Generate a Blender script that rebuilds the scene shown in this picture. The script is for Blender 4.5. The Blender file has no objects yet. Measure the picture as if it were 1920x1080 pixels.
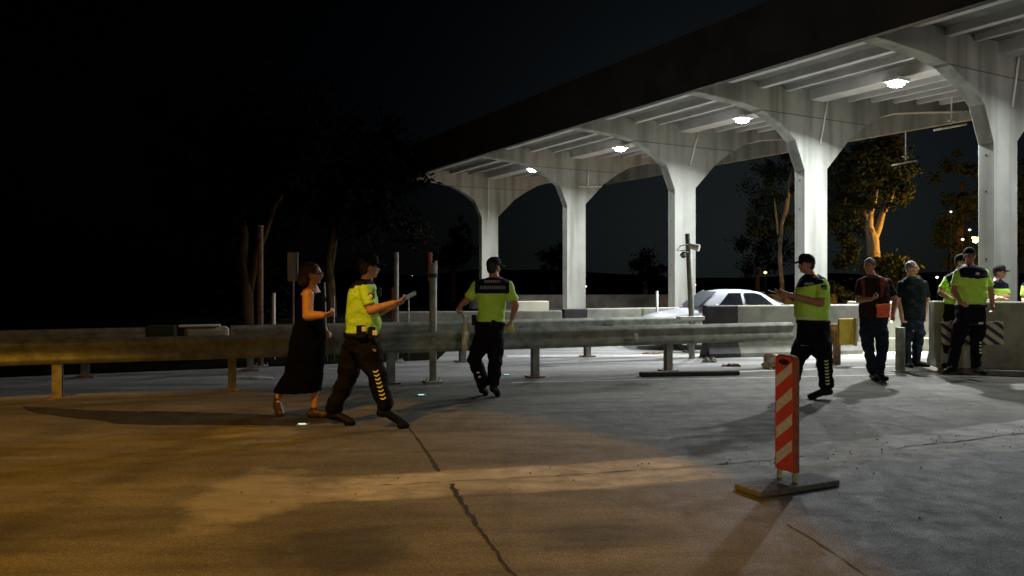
import bpy, bmesh, math, random
from mathutils import Vector, Matrix, noise
random.seed(7)
S = bpy.context.scene
C = S.collection
PI = math.pi
# ------------------------------------------------------------ camera
F = 1450.0; H = 1.55; HY = 520.0           # focal length in photo pixels, eye height, horizon row
cam_d = bpy.data.cameras.new("camera"); cam = bpy.data.objects.new("camera", cam_d); C.objects.link(cam)
cam.location = (0, 0, H); cam.rotation_euler = (PI/2, 0, 0)
cam_d.sensor_width = 36; cam_d.lens = 36*F/1920; cam_d.shift_y = -(540-HY)/1920
cam_d.clip_start = .05; cam_d.clip_end = 3000
S.camera = cam
# ------------------------------------------------------------ sky (night), exposure
w = bpy.data.worlds.new("World"); S.world = w; w.use_nodes = True
wn = w.node_tree.nodes; wl = w.node_tree.links
bg = wn["Background"]
sky = wn.new("ShaderNodeTexSky"); sky.sky_type = 'NISHITA'; sky.sun_disc = False
sky.sun_elevation = math.radians(-5); sky.sun_rotation = math.radians(48)
tint = wn.new("ShaderNodeMix"); tint.data_type = 'RGBA'; tint.blend_type = 'MULTIPLY'; tint.inputs[0].default_value = 1.0
tint.inputs[7].default_value = (.32, .62, 1.0, 1)
wl.new(sky.outputs[0], tint.inputs[6]); wl.new(tint.outputs[2], bg.inputs[0]); bg.inputs[1].default_value = 0.03
# town glow low on the horizon beyond the canopy
tcw = wn.new("ShaderNodeTexCoord"); dotn = wn.new("ShaderNodeVectorMath"); dotn.operation = 'DOT_PRODUCT'
wl.new(tcw.outputs["Generated"], dotn.inputs[0]); dotn.inputs[1].default_value = Vector((.30, .95, .04)).normalized()
mxw = wn.new("ShaderNodeMath"); mxw.operation = 'MAXIMUM'; wl.new(dotn.outputs["Value"], mxw.inputs[0]); mxw.inputs[1].default_value = 0
pw_ = wn.new("ShaderNodeMath"); pw_.operation = 'POWER'; wl.new(mxw.outputs[0], pw_.inputs[0]); pw_.inputs[1].default_value = 20
bg2 = wn.new("ShaderNodeBackground"); bg2.inputs[0].default_value = (.0078, .0098, .0105, 1); wl.new(pw_.outputs[0], bg2.inputs[1])
adw = wn.new("ShaderNodeAddShader"); wl.new(bg.outputs[0], adw.inputs[0]); wl.new(bg2.outputs[0], adw.inputs[1]); wl.new(adw.outputs[0], wn["World Output"].inputs[0])
S.view_settings.view_transform = 'Standard'; S.view_settings.look = 'None'
S.view_settings.exposure = 0.0; S.view_settings.gamma = 1.0
FAR_W = 1500.0
LAMP_W = 640.0                    # white canopy lamps
LED_FILL = 2100.0  # white fill lamp added behind the camera to brighten shirts and rails
SOD_A = 3100.0                    # cut-off sodium street lamp
SOD_B = 1900.0                    # farther sodium street lamp

# ------------------------------------------------------------ helpers
def P(px, py, Z):                 # a point seen at (px,py), Z metres away
    return Vector(((px-960)/F*Z, Z, H+(HY-py)/F*Z))
def G(px, py, z=0.0):             # the ground point seen at (px,py)
    Z = (H-z)*F/(py-HY); return Vector(((px-960)/F*Z, Z, z))
def tag(o, label=None, cat=None, group=None, kind=None):
    if label: o["label"] = label
    if cat: o["category"] = cat
    if group: o["group"] = group
    if kind: o["kind"] = kind
    return o
def empty(name, loc, label=None, cat=None, group=None, rz=0):
    o = bpy.data.objects.new(name, None); C.objects.link(o); o.location = loc; o.rotation_euler = (0, 0, rz)
    o.empty_display_size = .1
    return tag(o, label, cat, group)
class MB:
    def __init__(s): s.v = []; s.f = []; s.m = []
    def add(s, vs, fs, m=0):
        n = len(s.v); s.v += [tuple(a) for a in vs]; s.f += [tuple(i+n for i in f) for f in fs]; s.m += [m]*len(fs)
    def box(s, c, d, rz=0, m=0, M=None):
        x, y, z = d[0]/2, d[1]/2, d[2]/2
        R = M if M else Matrix.Rotation(rz, 3, 'Z')
        vs = [Vector(c)+R@Vector((a*x, b*y, e*z)) for a in (-1, 1) for b in (-1, 1) for e in (-1, 1)]
        s.add(vs, [(0,1,3,2),(4,6,7,5),(0,4,5,1),(2,3,7,6),(0,2,6,4),(1,5,7,3)], m)
    def tube(s, pts, r, n=10, m=0, cap=True):
        pts = [Vector(p) for p in pts]; rs = r if isinstance(r, (list, tuple)) else [r]*len(pts)
        vs = []; prev = None
        for i, p in enumerate(pts):
            d = (pts[min(i+1, len(pts)-1)]-pts[max(i-1, 0)])
            if d.length < 1e-6: d = Vector((0,0,1))
            d.normalize()
            a = prev if prev is not None else (Vector((1,0,0)) if abs(d.x) < .8 else Vector((0,1,0)))
            u = (a - d*a.dot(d)).normalized(); prev = u; v = d.cross(u)
            vs += [p+(u*math.cos(2*PI*k/n)+v*math.sin(2*PI*k/n))*rs[i] for k in range(n)]
        fs = [(i*n+k, i*n+(k+1)%n, (i+1)*n+(k+1)%n, (i+1)*n+k) for i in range(len(pts)-1) for k in range(n)]
        if cap: fs += [tuple(reversed(range(n))), tuple((len(pts)-1)*n+k for k in range(n))]
        s.add(vs, fs, m)
    def cap(s, a, b, ra, rb, n=12, m=0):             # tapered capsule
        a = Vector(a); b = Vector(b); d = b-a; L = d.length; d = d.normalized() if L > 1e-6 else Vector((0,0,1))
        pts = []; rs = []
        for t in (-.98, -.8, -.5): pts.append(a+d*ra*t); rs.append(ra*math.sqrt(1-t*t))
        pts.append(a); rs.append(ra); pts.append(b+d*1e-4); rs.append(rb)
        for t in (.5, .8, .98): pts.append(b+d*rb*t); rs.append(rb*math.sqrt(1-t*t))
        s.tube(pts, rs, n, m)
    def ell(s, c, r, R=None, n=16, m=0, zmin=-1.0):
        c = Vector(c); R = R or Matrix.Identity(3); vs = []; k = 10
        zs = [zmin+(1-zmin)*(.5-.5*math.cos(PI*i/k)) for i in range(k+1)]
        for z in zs:
            q = math.sqrt(max(0, 1-z*z)); q = max(q, .02)
            vs += [c+R@Vector((r[0]*q*math.cos(2*PI*j/n), r[1]*q*math.sin(2*PI*j/n), r[2]*z)) for j in range(n)]
        fs = [(i*n+j, i*n+(j+1)%n, (i+1)*n+(j+1)%n, (i+1)*n+j) for i in range(k) for j in range(n)]
        fs += [tuple(reversed(range(n))), tuple(k*n+j for j in range(n))]
        s.add(vs, fs, m)
    def rings(s, rs, n=24, m=0):                     # rs: (centre, rx, ry) horizontal superellipse rings
        vs = []
        for c, a, b in rs:
            for k in range(n):
                t = 2*PI*k/n; ct, st = math.cos(t), math.sin(t)
                e = .86
                vs.append(Vector(c)+Vector((a*math.copysign(abs(ct)**e, ct), b*math.copysign(abs(st)**e, st), 0)))
        fs = [(i*n+k, (i+1)*n+k, (i+1)*n+(k+1)%n, i*n+(k+1)%n) for i in range(len(rs)-1) for k in range(n)]
        fs += [tuple(range(n)), tuple(reversed([(len(rs)-1)*n+k for k in range(n)]))]
        s.add(vs, fs, m)
    def prism(s, poly, A, B, m=0):                   # polygon of 3-D points extruded by vector; poly in order
        n = len(poly); a = [Vector(p)+Vector(A) for p in poly]; b = [Vector(p)+Vector(B) for p in poly]
        s.add(a+b, [tuple(range(n)), tuple(reversed(range(n, 2*n)))]+[(i, n+i, n+(i+1)%n, (i+1)%n) for i in range(n)], m)
    def build(s, name, mats, parent=None, smooth=False, bevel=0, tri=False):
        me = bpy.data.meshes.new(name)
        off = parent_world(parent)
        inv = off.inverted() if off else None
        vs = [tuple(inv@Vector(v)) for v in s.v] if inv else s.v
        me.from_pydata(vs, [], s.f); me.update()
        for mt in (mats if isinstance(mats, (list, tuple)) else [mats]): me.materials.append(mt)
        for p, mi in zip(me.polygons, s.m): p.material_index = mi; p.use_smooth = smooth
        bm = bmesh.new(); bm.from_mesh(me)
        if tri: bmesh.ops.triangulate(bm, faces=[f for f in bm.faces if len(f.verts) > 4])
        bmesh.ops.recalc_face_normals(bm, faces=bm.faces[:]); bm.to_mesh(me); bm.free()
        o = bpy.data.objects.new(name, me); C.objects.link(o)
        if parent: o.parent = parent
        if bevel:
            b = o.modifiers.new("bevel", 'BEVEL'); b.width = bevel; b.segments = 2; b.limit_method = 'ANGLE'
        return o
def parent_world(p):
    M = None
    while p:
        L = Matrix.Translation(p.location) @ p.rotation_euler.to_matrix().to_4x4()
        M = L @ M if M else L
        p = p.parent
    return M
def remesh(mb, name, mats, parent, voxel=.01, smooth=4, wr=0.0, wf=9.0, matfn=None):
    o = mb.build("tmp", [], None)
    r = o.modifiers.new("r", 'REMESH'); r.mode = 'VOXEL'; r.voxel_size = voxel
    if smooth:
        sm = o.modifiers.new("s", 'SMOOTH'); sm.iterations = smooth; sm.factor = .5
    bpy.context.view_layer.update()
    dg = bpy.context.evaluated_depsgraph_get()
    me = bpy.data.meshes.new_from_object(o.evaluated_get(dg))
    bpy.data.objects.remove(o)
    me.name = name; me.materials.clear()
    for m in (mats if isinstance(mats, (list, tuple)) else [mats]): me.materials.append(m)
    if wr:
        ns = [v.normal.copy() for v in me.vertices]
        for v, nn in zip(me.vertices, ns):
            p = v.co
            a = noise.noise(Vector((p.x*wf, p.y*wf, p.z*wf*1.6)))
            b = noise.noise(Vector((p.x*wf*2.3+5, p.y*wf*2.3, p.z*wf*3.2)))
            v.co = p+nn*wr*(a-abs(b)*.6)
    if matfn:
        for p in me.polygons: p.material_index = matfn(p.center)
    for p in me.polygons: p.use_smooth = True
    off = parent_world(parent)
    me.transform(off.inverted())
    q = bpy.data.objects.new(name, me); C.objects.link(q); q.parent = parent
    return q
# ------------------------------------------------------------ materials
MATS = {}
def mat(name, col, rough=.6, metal=0, emit=None, es=0, var=.15, scale=6, bump=0, bscale=40, spec=.5, col2=None, aniso=None, trans=0):
    if name in MATS: return MATS[name]
    m = bpy.data.materials.new(name); m.use_nodes = True; MATS[name] = m
    n = m.node_tree.nodes; l = m.node_tree.links; b = n["Principled BSDF"]
    b.inputs["Roughness"].default_value = rough; b.inputs["Metallic"].default_value = metal
    b.inputs["Specular IOR Level"].default_value = spec
    tc = n.new("ShaderNodeTexCoord"); mp = n.new("ShaderNodeMapping"); l.new(tc.outputs["Object"], mp.inputs[0])
    if aniso: mp.inputs["Scale"].default_value = aniso
    nz = n.new("ShaderNodeTexNoise"); nz.inputs["Scale"].default_value = scale; nz.inputs["Detail"].default_value = 6
    nz.inputs["Roughness"].default_value = .65
    l.new(mp.outputs[0], nz.inputs[0])
    rp = n.new("ShaderNodeValToRGB"); l.new(nz.outputs[0], rp.inputs[0])
    c2 = col2 or tuple(c*(1-2*var) for c in col)
    rp.color_ramp.elements[0].position = .35; rp.color_ramp.elements[0].color = (*[max(0, c) for c in c2], 1)
    rp.color_ramp.elements[1].position = .62; rp.color_ramp.elements[1].color = (*col, 1)
    l.new(rp.outputs[0], b.inputs["Base Color"])
    if bump:
        nb = n.new("ShaderNodeTexNoise"); nb.inputs["Scale"].default_value = bscale; nb.inputs["Detail"].default_value = 4
        l.new(mp.outputs[0], nb.inputs[0])
        bp = n.new("ShaderNodeBump"); bp.inputs["Strength"].default_value = bump; bp.inputs["Distance"].default_value = .01
        l.new(nb.outputs[0], bp.inputs["Height"]); l.new(bp.outputs[0], b.inputs["Normal"])
    if emit:
        b.inputs["Emission Color"].default_value = (*emit, 1); b.inputs["Emission Strength"].default_value = es
    if trans: b.inputs["Transmission Weight"].default_value = trans
    return m
def math_node(n, l, op, a, b=None):
    q = n.new("ShaderNodeMath"); q.operation = op
    for i, v in enumerate((a, b)):
        if v is None: continue
        if isinstance(v, (int, float)): q.inputs[i].default_value = v
        else: l.new(v, q.inputs[i])
    return q.outputs[0]
# concrete of the canopy: vertical rain streaks, a horizontal casting joint, greyer precast above it
def concrete_canopy():
    m = mat("canopy_concrete", (.30, .305, .27), .85, var=.06, scale=2.2, bump=.25, bscale=60)
    n = m.node_tree.nodes; l = m.node_tree.links; b = n["Principled BSDF"]
    base = b.inputs["Base Color"].links[0].from_socket
    geo = n.new("ShaderNodeNewGeometry"); sp = n.new("ShaderNodeSeparateXYZ"); l.new(geo.outputs["Position"], sp.inputs[0])
    mp = n.new("ShaderNodeMapping"); mp.inputs["Scale"].default_value = (1.7, 1.7, .14); l.new(geo.outputs["Position"], mp.inputs[0])
    st = n.new("ShaderNodeTexNoise"); st.inputs["Scale"].default_value = 1.6; st.inputs["Detail"].default_value = 5; l.new(mp.outputs[0], st.inputs[0])
    r = n.new("ShaderNodeValToRGB"); l.new(st.outputs[0], r.inputs[0])
    r.color_ramp.elements[0].position = .34; r.color_ramp.elements[0].color = (.55, .55, .52, 1)
    r.color_ramp.elements[1].position = .56; r.color_ramp.elements[1].color = (1, 1, 1, 1)
    mx = n.new("ShaderNodeMix"); mx.data_type = 'RGBA'; mx.blend_type = 'MULTIPLY'; mx.inputs[0].default_value = .95
    l.new(base, mx.inputs[6]); l.new(r.outputs[0], mx.inputs[7])
    up = math_node(n, l, 'GREATER_THAN', sp.outputs[2], 5.42)
    mx2 = n.new("ShaderNodeMix"); mx2.data_type = 'RGBA'; mx2.blend_type = 'MULTIPLY'; mx2.inputs[7].default_value = (.95, .91, .85, 1)
    l.new(up, mx2.inputs[0]); l.new(mx.outputs[2], mx2.inputs[6])
    d = math_node(n, l, 'ABSOLUTE', math_node(n, l, 'SUBTRACT', sp.outputs[2], 5.42))
    jn = math_node(n, l, 'LESS_THAN', d, .014)
    mx3 = n.new("ShaderNodeMix"); mx3.data_type = 'RGBA'; mx3.blend_type = 'MULTIPLY'; mx3.inputs[7].default_value = (.45, .42, .38, 1)
    l.new(jn, mx3.inputs[0]); l.new(mx2.outputs[2], mx3.inputs[6]); l.new(mx3.outputs[2], b.inputs["Base Color"])
    return m
M_CAN = concrete_canopy()
M_SLAB = mat("slab_concrete_shaded", (.15, .15, .13), .9, var=.2, scale=1.5, bump=.3)  # shade of the recesses between ribs put into a darker concrete
M_RIB = mat("rib_concrete_lit", (.46, .45, .41), .85, var=.1, scale=2)  # light caught by the ribs put into a paler concrete
M_FAS = mat("fascia_brown", (.045, .045, .05), .7, var=.25, scale=1.2, bump=.2)
M_BAR = mat("barrier_concrete", (.30, .30, .25), .9, var=.2, scale=2.5, bump=.5, bscale=50)
M_BARL = mat("pale_barrier_concrete", (.46, .45, .35), .9, var=.1, scale=3, bump=.5, bscale=50)
M_BLK = mat("black_paint", (.03, .025, .025), .7, var=.3, bump=.3)
M_GAL = mat("galvanised_steel", (.36, .38, .32), .6, .2, var=.25, scale=5, bump=.15, bscale=30)
M_GALW = mat("weathered_steel_post", (.32, .32, .28), .6, .2, var=.25, scale=7, bump=.2)
M_RED = mat("faded_red_paint", (.35, .07, .05), .6, var=.25, scale=12)
M_WHITE = mat("white_paint", (.7, .7, .66), .6, var=.1, scale=9)
M_RUST = mat("rusty_steel", (.26, .15, .10), .8, var=.3, scale=14, bump=.3)
M_SIGNB = mat("pale_grey_sheet", (.35, .38, .38), .6, var=.1)
M_DARK = mat("dark_rubber", (.018, .018, .016), .8, bump=.4)
M_SKIN = mat("skin", (.52, .27, .18), .5, var=.08, scale=15, bump=.08, bscale=120)
M_SKIN2 = mat("tanned_skin", (.42, .20, .13), .5, var=.08, scale=15, bump=.08, bscale=120)
M_HIVIS = mat("hi_vis_yellow", (.56, .95, .09), .65, var=.1, scale=7, bump=.25, bscale=25)
M_NAVY = mat("navy_yoke", (.012, .012, .03), .8, var=.2, bump=.3, bscale=30, spec=.12)
M_PANTS = mat("black_trousers", (.008, .008, .011), .85, var=.3, bump=.5, bscale=22, spec=.12)
M_JEANS = mat("dark_jeans", (.016, .024, .045), .85, var=.35, scale=9, bump=.4, bscale=30, spec=.12)
M_DRESS = mat("black_dress", (.003, .003, .004), 1.0, spec=.05, var=.2, bump=.4, bscale=14)
M_POLO = mat("dark_green_polo", (.006, .012, .012), .8, var=.2, bump=.3, bscale=25, spec=.12)
M_TEE = mat("black_tee", (.03, .015, .016), .85, var=.2, bump=.3, bscale=25, spec=.12)
M_ORV = mat("orange_vest_cloth", (.95, .16, .05), .6, var=.12, scale=20, bump=.4, bscale=30)
M_REFL = mat("reflective_tape", (.75, .78, .6), .4, var=.08, emit=None)
M_REFY = mat("reflective_chevron", (.85, .9, .35), .4, var=.05)
M_BOOT = mat("black_leather", (.006, .006, .006), .6, var=.2, bump=.3, spec=.18)
M_SHOEB = mat("brown_leather", (.16, .07, .03), .45)
M_HAIRB = mat("brown_hair", (.09, .035, .016), .6, var=.4, scale=60, bump=.6, bscale=90)
M_HAIRD = mat("dark_hair", (.025, .018, .014), .6, var=.3, scale=60, bump=.6, bscale=90)
M_HAIRG = mat("grey_hair", (.16, .145, .135), .6, var=.2, scale=60, bump=.5, bscale=90)
M_CAP = mat("black_cap_cloth", (.014, .014, .018), .8, var=.2, bump=.3, bscale=60, spec=.12)
M_EYE = mat("eye", (.04, .03, .03), .2)
M_LIP = mat("lip", (.4, .12, .09), .5)
M_GLASS = mat("dark_glass", (.01, .012, .015), .06, spec=.8)
M_CARW = mat("white_car_paint", (.42, .44, .48), .22, var=.02, scale=2)
M_CHR = mat("chrome", (.6, .6, .62), .15, .9)
M_LAMPG = mat("headlight_glass", (.75, .78, .8), .1, spec=.8)
M_ORANGE = mat("delineator_red_orange", (1.0, .11, .06), .55, var=.10, scale=25)
M_CREAM = mat("delineator_cream", (1.0, .92, .74), .55, var=.12, scale=25)
M_BACKB = mat("delineator_edge_brown", (.42, .15, .07), .7, var=.25, scale=20)
M_BASE = mat("recycled_rubber_base", (.13, .135, .13), .9, var=.25, scale=30, bump=.5)
M_YEL = mat("mustard_paint", (.55, .38, .03), .6, var=.15, scale=9)
M_SBLUE = mat("chevron_navy", (.02, .03, .07), .6)
M_SCRM = mat("chevron_cream", (.55, .48, .32), .6, var=.12)
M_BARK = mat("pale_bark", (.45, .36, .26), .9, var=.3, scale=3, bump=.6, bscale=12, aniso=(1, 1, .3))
M_BARKL = mat("bark_dimmed", (.07, .045, .02), .9, var=.3, scale=3, bump=.6, bscale=12, aniso=(1, 1, .3), spec=.03)  # dimness of the left trees put into a darker bark
M_LEAFD = mat("leaf_dimmed", (.004, .005, .003), .7, var=.3, scale=2, spec=.03)  # leaf copy darkened for trees that little light should reach
M_BARKD = mat("dark_bark", (.10, .07, .05), .9, var=.3, scale=4, bump=.6, bscale=12)
M_LEAF = mat("leaf", (.07, .085, .03), .6, var=.3, scale=2, spec=.03)
M_LEAF2 = mat("leaf_dark", (.045, .06, .03), .6, var=.3, scale=2, spec=.03)
M_LED = mat("white_lamp_glass", (1, 1, 1), .3, emit=(1, .97, 1), es=90)
M_SODG = mat("sodium_lamp_glass", (1, .6, .2), .3, emit=(1, .5, .1), es=14)
M_TOWNW = mat("town_light_white", (1, 1, 1), .3, emit=(1, .95, .85), es=2.5)
M_TOWNY = mat("town_light_amber", (1, .7, .3), .3, emit=(1, .7, .25), es=2.2)
M_STUD = mat("stud_reflector_glow", (.5, .9, .95), .15, emit=(.5, .95, 1), es=.9)  # light thrown back by the studs put in as emission
M_PLASTIC = mat("clear_plastic_sleeve", (.65, .68, .5), .25, spec=.7)
M_SCREEN = mat("phone_glass", (.04, .05, .05), .1, emit=(.5, .6, .5), es=.12)
# ------------------------------------------------------------ road
def road_material():
    m = bpy.data.materials.new("road_concrete_asphalt"); m.use_nodes = True
    n = m.node_tree.nodes; l = m.node_tree.links; b = n["Principled BSDF"]
    geo = n.new("ShaderNodeNewGeometry"); sp = n.new("ShaderNodeSeparateXYZ"); l.new(geo.outputs["Position"], sp.inputs[0])
    X, Y = sp.outputs[0], sp.outputs[1]
    mt = lambda op, a, b_=None: math_node(n, l, op, a, b_)
    def nz(scale, det=5, rough=.6, mp=None, dist=0):
        t = n.new("ShaderNodeTexNoise"); t.inputs["Scale"].default_value = scale; t.inputs["Detail"].default_value = det
        t.inputs["Roughness"].default_value = rough; t.inputs["Distortion"].default_value = dist
        if mp:
            q = n.new("ShaderNodeMapping"); q.inputs["Scale"].default_value = mp[0]; q.inputs["Rotation"].default_value = (0, 0, mp[1])
            l.new(geo.outputs["Position"], q.inputs[0]); l.new(q.outputs[0], t.inputs[0])
        else: l.new(geo.outputs["Position"], t.inputs[0])
        return t.outputs[0]
    def ramp(s, stops):
        r = n.new("ShaderNodeValToRGB"); l.new(s, r.inputs[0]); e = r.color_ramp.elements
        e[0].position, e[0].color = stops[0][0], (*stops[0][1], 1); e[1].position, e[1].color = stops[-1][0], (*stops[-1][1], 1)
        for p, c in stops[1:-1]: k = e.new(p); k.color = (*c, 1)
        return r.outputs[0]
    def mixc(fac, a, c, mode='MIX'):
        q = n.new("ShaderNodeMix"); q.data_type = 'RGBA'; q.blend_type = mode
        for i, v in ((0, fac), (6, a), (7, c)):
            if isinstance(v, tuple): q.inputs[i].default_value = (*v, 1)
            elif isinstance(v, float): q.inputs[i].default_value = v
            else: l.new(v, q.inputs[i])
        return q.outputs[2]
    g = lambda v: (v, v*.99, v*.94)
    big = nz(.55, 4, .6, ((.45, 1.4, 1), -.3))
    col = ramp(big, [(.3, g(.085)), (.5, g(.13)), (.7, g(.18))])
    fine = ramp(nz(38, 4, .7), [(.3, g(.72)), (.7, g(1.25))])
    col = mixc(1.0, col, fine, 'MULTIPLY')
    spk = ramp(nz(110, 2, .5), [(.58, g(1.0)), (.70, g(3.2))])
    col = mixc(.8, col, spk, 'MULTIPLY')
    # band of old concrete along the joint
    wob = mt('MULTIPLY', mt('SUBTRACT', nz(1.8, 4), .5), .25)
    curve = mt('ADD', mt('ADD', mt('MULTIPLY', X, .2176), mt('MULTIPLY', mt('MULTIPLY', X, X), .0234)), 5.93)
    dd = mt('ADD', mt('SUBTRACT', Y, curve), wob)
    half = mt('ADD', mt('MULTIPLY', mt('MAXIMUM', X, -1.0), .035), .33)
    inb = mt('SUBTRACT', 1.0, mt('SMOOTH_MAX', 0.0, mt('MINIMUM', mt('MULTIPLY', mt('SUBTRACT', mt('ABSOLUTE', dd), half), 14.0), 1.0)))
    inb = mt('MINIMUM', mt('MAXIMUM', inb, 0.0), 1.0)
    xf = mt('MINIMUM', mt('MAXIMUM', mt('MULTIPLY', mt('ADD', X, 1.9), 1.4), 0.12), 1.0)
    inb = mt('MULTIPLY', inb, xf)
    bandc = ramp(nz(3.5, 6, .7), [(.3, g(.20)), (.5, g(.38)), (.7, g(.52))])
    col = mixc(mt('MULTIPLY', inb, .9), col, bandc)
    # cement spills, oil spots, tyre streaks
    def spot(cx, cy, rx, ry, c_, amt, soft=3.0, seed=2.3):
        nonlocal col
        ex = mt('DIVIDE', mt('SUBTRACT', X, cx), rx); ey = mt('DIVIDE', mt('SUBTRACT', Y, cy), ry)
        dist = mt('SQRT', mt('ADD', mt('MULTIPLY', ex, ex), mt('MULTIPLY', ey, ey)))
        wv = mt('MULTIPLY', mt('SUBTRACT', nz(seed, 6, .7), .5), 1.5)
        k = mt('MINIMUM', mt('MAXIMUM', mt('MULTIPLY', mt('SUBTRACT', 1.0, mt('ADD', dist, wv)), soft), 0.0), 1.0)
        col = mixc(mt('MULTIPLY', k, amt), col, g(c_))
    spot(-1.85, 5.5, .45, .8, .34, .6); spot(-2.6, 7.75, .55, .3, .3, .6, 4, 2.9); spot(-.35, 5.9, .3, .4, .32, .75, 3, 4.1)
    spot(-1.0, 4.4, .5, .5, .03, .6, 2, 3.1); spot(.5, 4.7, .6, .35, .035, .5, 1.5, 2.0); spot(-3.4, 4.6, .8, .5, .035, .5, 1.5, 1.7); spot(2.9, 8.2, .9, .3, .13, .5, 2, 1.9)
    streak = ramp(nz(2.4, 5, .6, ((.55, 1.9, 1), -.28)), [(.32, g(.62)), (.5, g(1.0)), (.72, g(1.3))])
    col = mixc(.8, col, streak, 'MULTIPLY')
    tyre = ramp(nz(1.1, 3, .5, ((1.6, .08, 1), .12)), [(.36, g(.68)), (.46, g(1.0))])
    col = mixc(.55, col, tyre, 'MULTIPLY')
    # new darker asphalt on the near right, glitter painted in as pale grains
    nr = mt('MULTIPLY', mt('MULTIPLY', mt('LESS_THAN', dd, mt('MULTIPLY', half, -1.0)), mt('MINIMUM', mt('MAXIMUM', mt('MULTIPLY', mt('SUBTRACT', X, .6), .8), 0.0), 1.0)), .9)
    glit = nz(90, 2, .8)
    nac = ramp(glit, [(.35, g(.045)), (.58, g(.085)), (.72, g(.42))])
    col = mixc(nr, col, nac)
    # paler concrete beyond the guardrail
    q = mt('SUBTRACT', Y, mt('ADD', mt('MULTIPLY', X, .35), 11.9))
    far = mt('MINIMUM', mt('MAXIMUM', mt('MULTIPLY', q, 2.0), 0.0), 1.0)
    farc = ramp(nz(1.2, 6, .65, ((.25, 2.0, 1), -.33)), [(.3, g(.17)), (.5, g(.30)), (.72, g(.44))])
    col = mixc(far, col, farc)
    # darker strip along the front of the rail
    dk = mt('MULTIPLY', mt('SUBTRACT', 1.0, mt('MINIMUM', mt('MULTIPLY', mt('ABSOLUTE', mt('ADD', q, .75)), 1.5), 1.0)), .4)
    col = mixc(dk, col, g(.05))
    l.new(col, b.inputs["Base Color"])
    ro = ramp(nz(5, 5, .7), [(.3, (.58,)*3), (.7, (.85,)*3)])
    ro = math_node(n, l, 'MULTIPLY', ro, mt('SUBTRACT', 1.0, mt('MULTIPLY', nr, .12)))
    l.new(ro, b.inputs["Roughness"])
    bp = n.new("ShaderNodeBump"); bp.inputs["Strength"].default_value = .9; bp.inputs["Distance"].default_value = .013
    hsum = mt('ADD', nz(70, 3, .8), mt('MULTIPLY', mt('MULTIPLY', nz(6, 4), 1.2), mt('SUBTRACT', 1.0, nr)))
    l.new(mt('SUBTRACT', .9, mt('MULTIPLY', nr, .35)), bp.inputs["Strength"]); l.new(hsum, bp.inputs["Height"]); l.new(bp.outputs[0], b.inputs["Normal"])
    l.new(mt('ADD', .16, mt('MULTIPLY', nr, .02)), b.inputs["Specular IOR Level"])
    return m
M_ROAD = road_material()
M_CRACK = mat("crack_dark", (.012, .011, .01), .95)
M_JOINT = mat("joint_filler", (.05, .048, .04), .9)
M_STAIN = mat("cement_stain", (.20, .18, .145), .9, var=.2, scale=6, bump=.3)
M_RUB = mat("broken_concrete", (.30, .29, .25), .95, var=.3, scale=20, bump=.6)
M_LINE = mat("road_paint", (.68, .67, .60), .7, var=.25, scale=10)
M_EARTH = mat("dark_earth", (.014, .013, .009), 1.0, var=.3, scale=.6, bump=.5, bscale=4, spec=.0)
mb = MB(); mb.add([(-900,-200,-.03),(900,-200,-.03),(900,1500,-.03),(-900,1500,-.03)], [(0,1,2,3)])
tag(mb.build("ground", M_EARTH), kind="structure")
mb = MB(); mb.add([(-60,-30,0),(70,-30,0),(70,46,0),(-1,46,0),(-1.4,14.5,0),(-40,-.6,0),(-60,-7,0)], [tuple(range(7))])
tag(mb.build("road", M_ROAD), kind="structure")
def strip(pts, wd, z, mb, jit=0, seed=1):
    rnd = random.Random(seed); L = []; R = []
    for i, p in enumerate(pts):
        d = (pts[min(i+1, len(pts)-1)]-pts[max(i-1, 0)]); d.z = 0; d.normalize(); nn = Vector((-d.y, d.x, 0))
        ww = wd[i] if isinstance(wd, list) else wd
        L.append(Vector((p.x, p.y, z))+nn*(ww/2+rnd.uniform(-jit, jit)*ww)); R.append(Vector((p.x, p.y, z))-nn*(ww/2+rnd.uniform(-jit, jit)*ww))
    n = len(pts); mb.add(L+R, [(i, i+1, n+i+1, n+i) for i in range(n-1)])
def dense(pts, k, jit, seed=1):
    rnd = random.Random(seed); out = []
    for a, b in zip(pts[:-1], pts[1:]):
        for i in range(k):
            t = i/k; out.append(a.lerp(b, t)+Vector((rnd.uniform(-jit, jit), rnd.uniform(-jit, jit), 0)))
    out.append(pts[-1]); return out
cp = dense([G(*p) for p in ((757,790),(782,822),(806,858),(822,884))], 7, .006, 3)
mb = MB(); strip(cp, [.012+.02*i/len(cp) for i in range(len(cp))], .004, mb, .3, 4)
cp = dense([G(*p) for p in ((846,908),(858,930),(872,952),(905,1000),(940,1050),(985,1105))], 8, .007, 5)
strip(cp, [.035-.02*i/len(cp) for i in range(len(cp))], .004, mb, .35, 6)
tag(mb.build("road_crack", M_CRACK), kind="structure")
mb = MB()
for pts in (((1478,985),(1530,1015),(1600,1062),(1650,1100)), ((1640,760),(1720,780),(1800,800))):
    strip(dense([G(*p) for p in pts], 6, .004, 8), .012, .004, mb, .4, 2)
tag(mb.build("slab_joint", M_JOINT), kind="structure")
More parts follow.
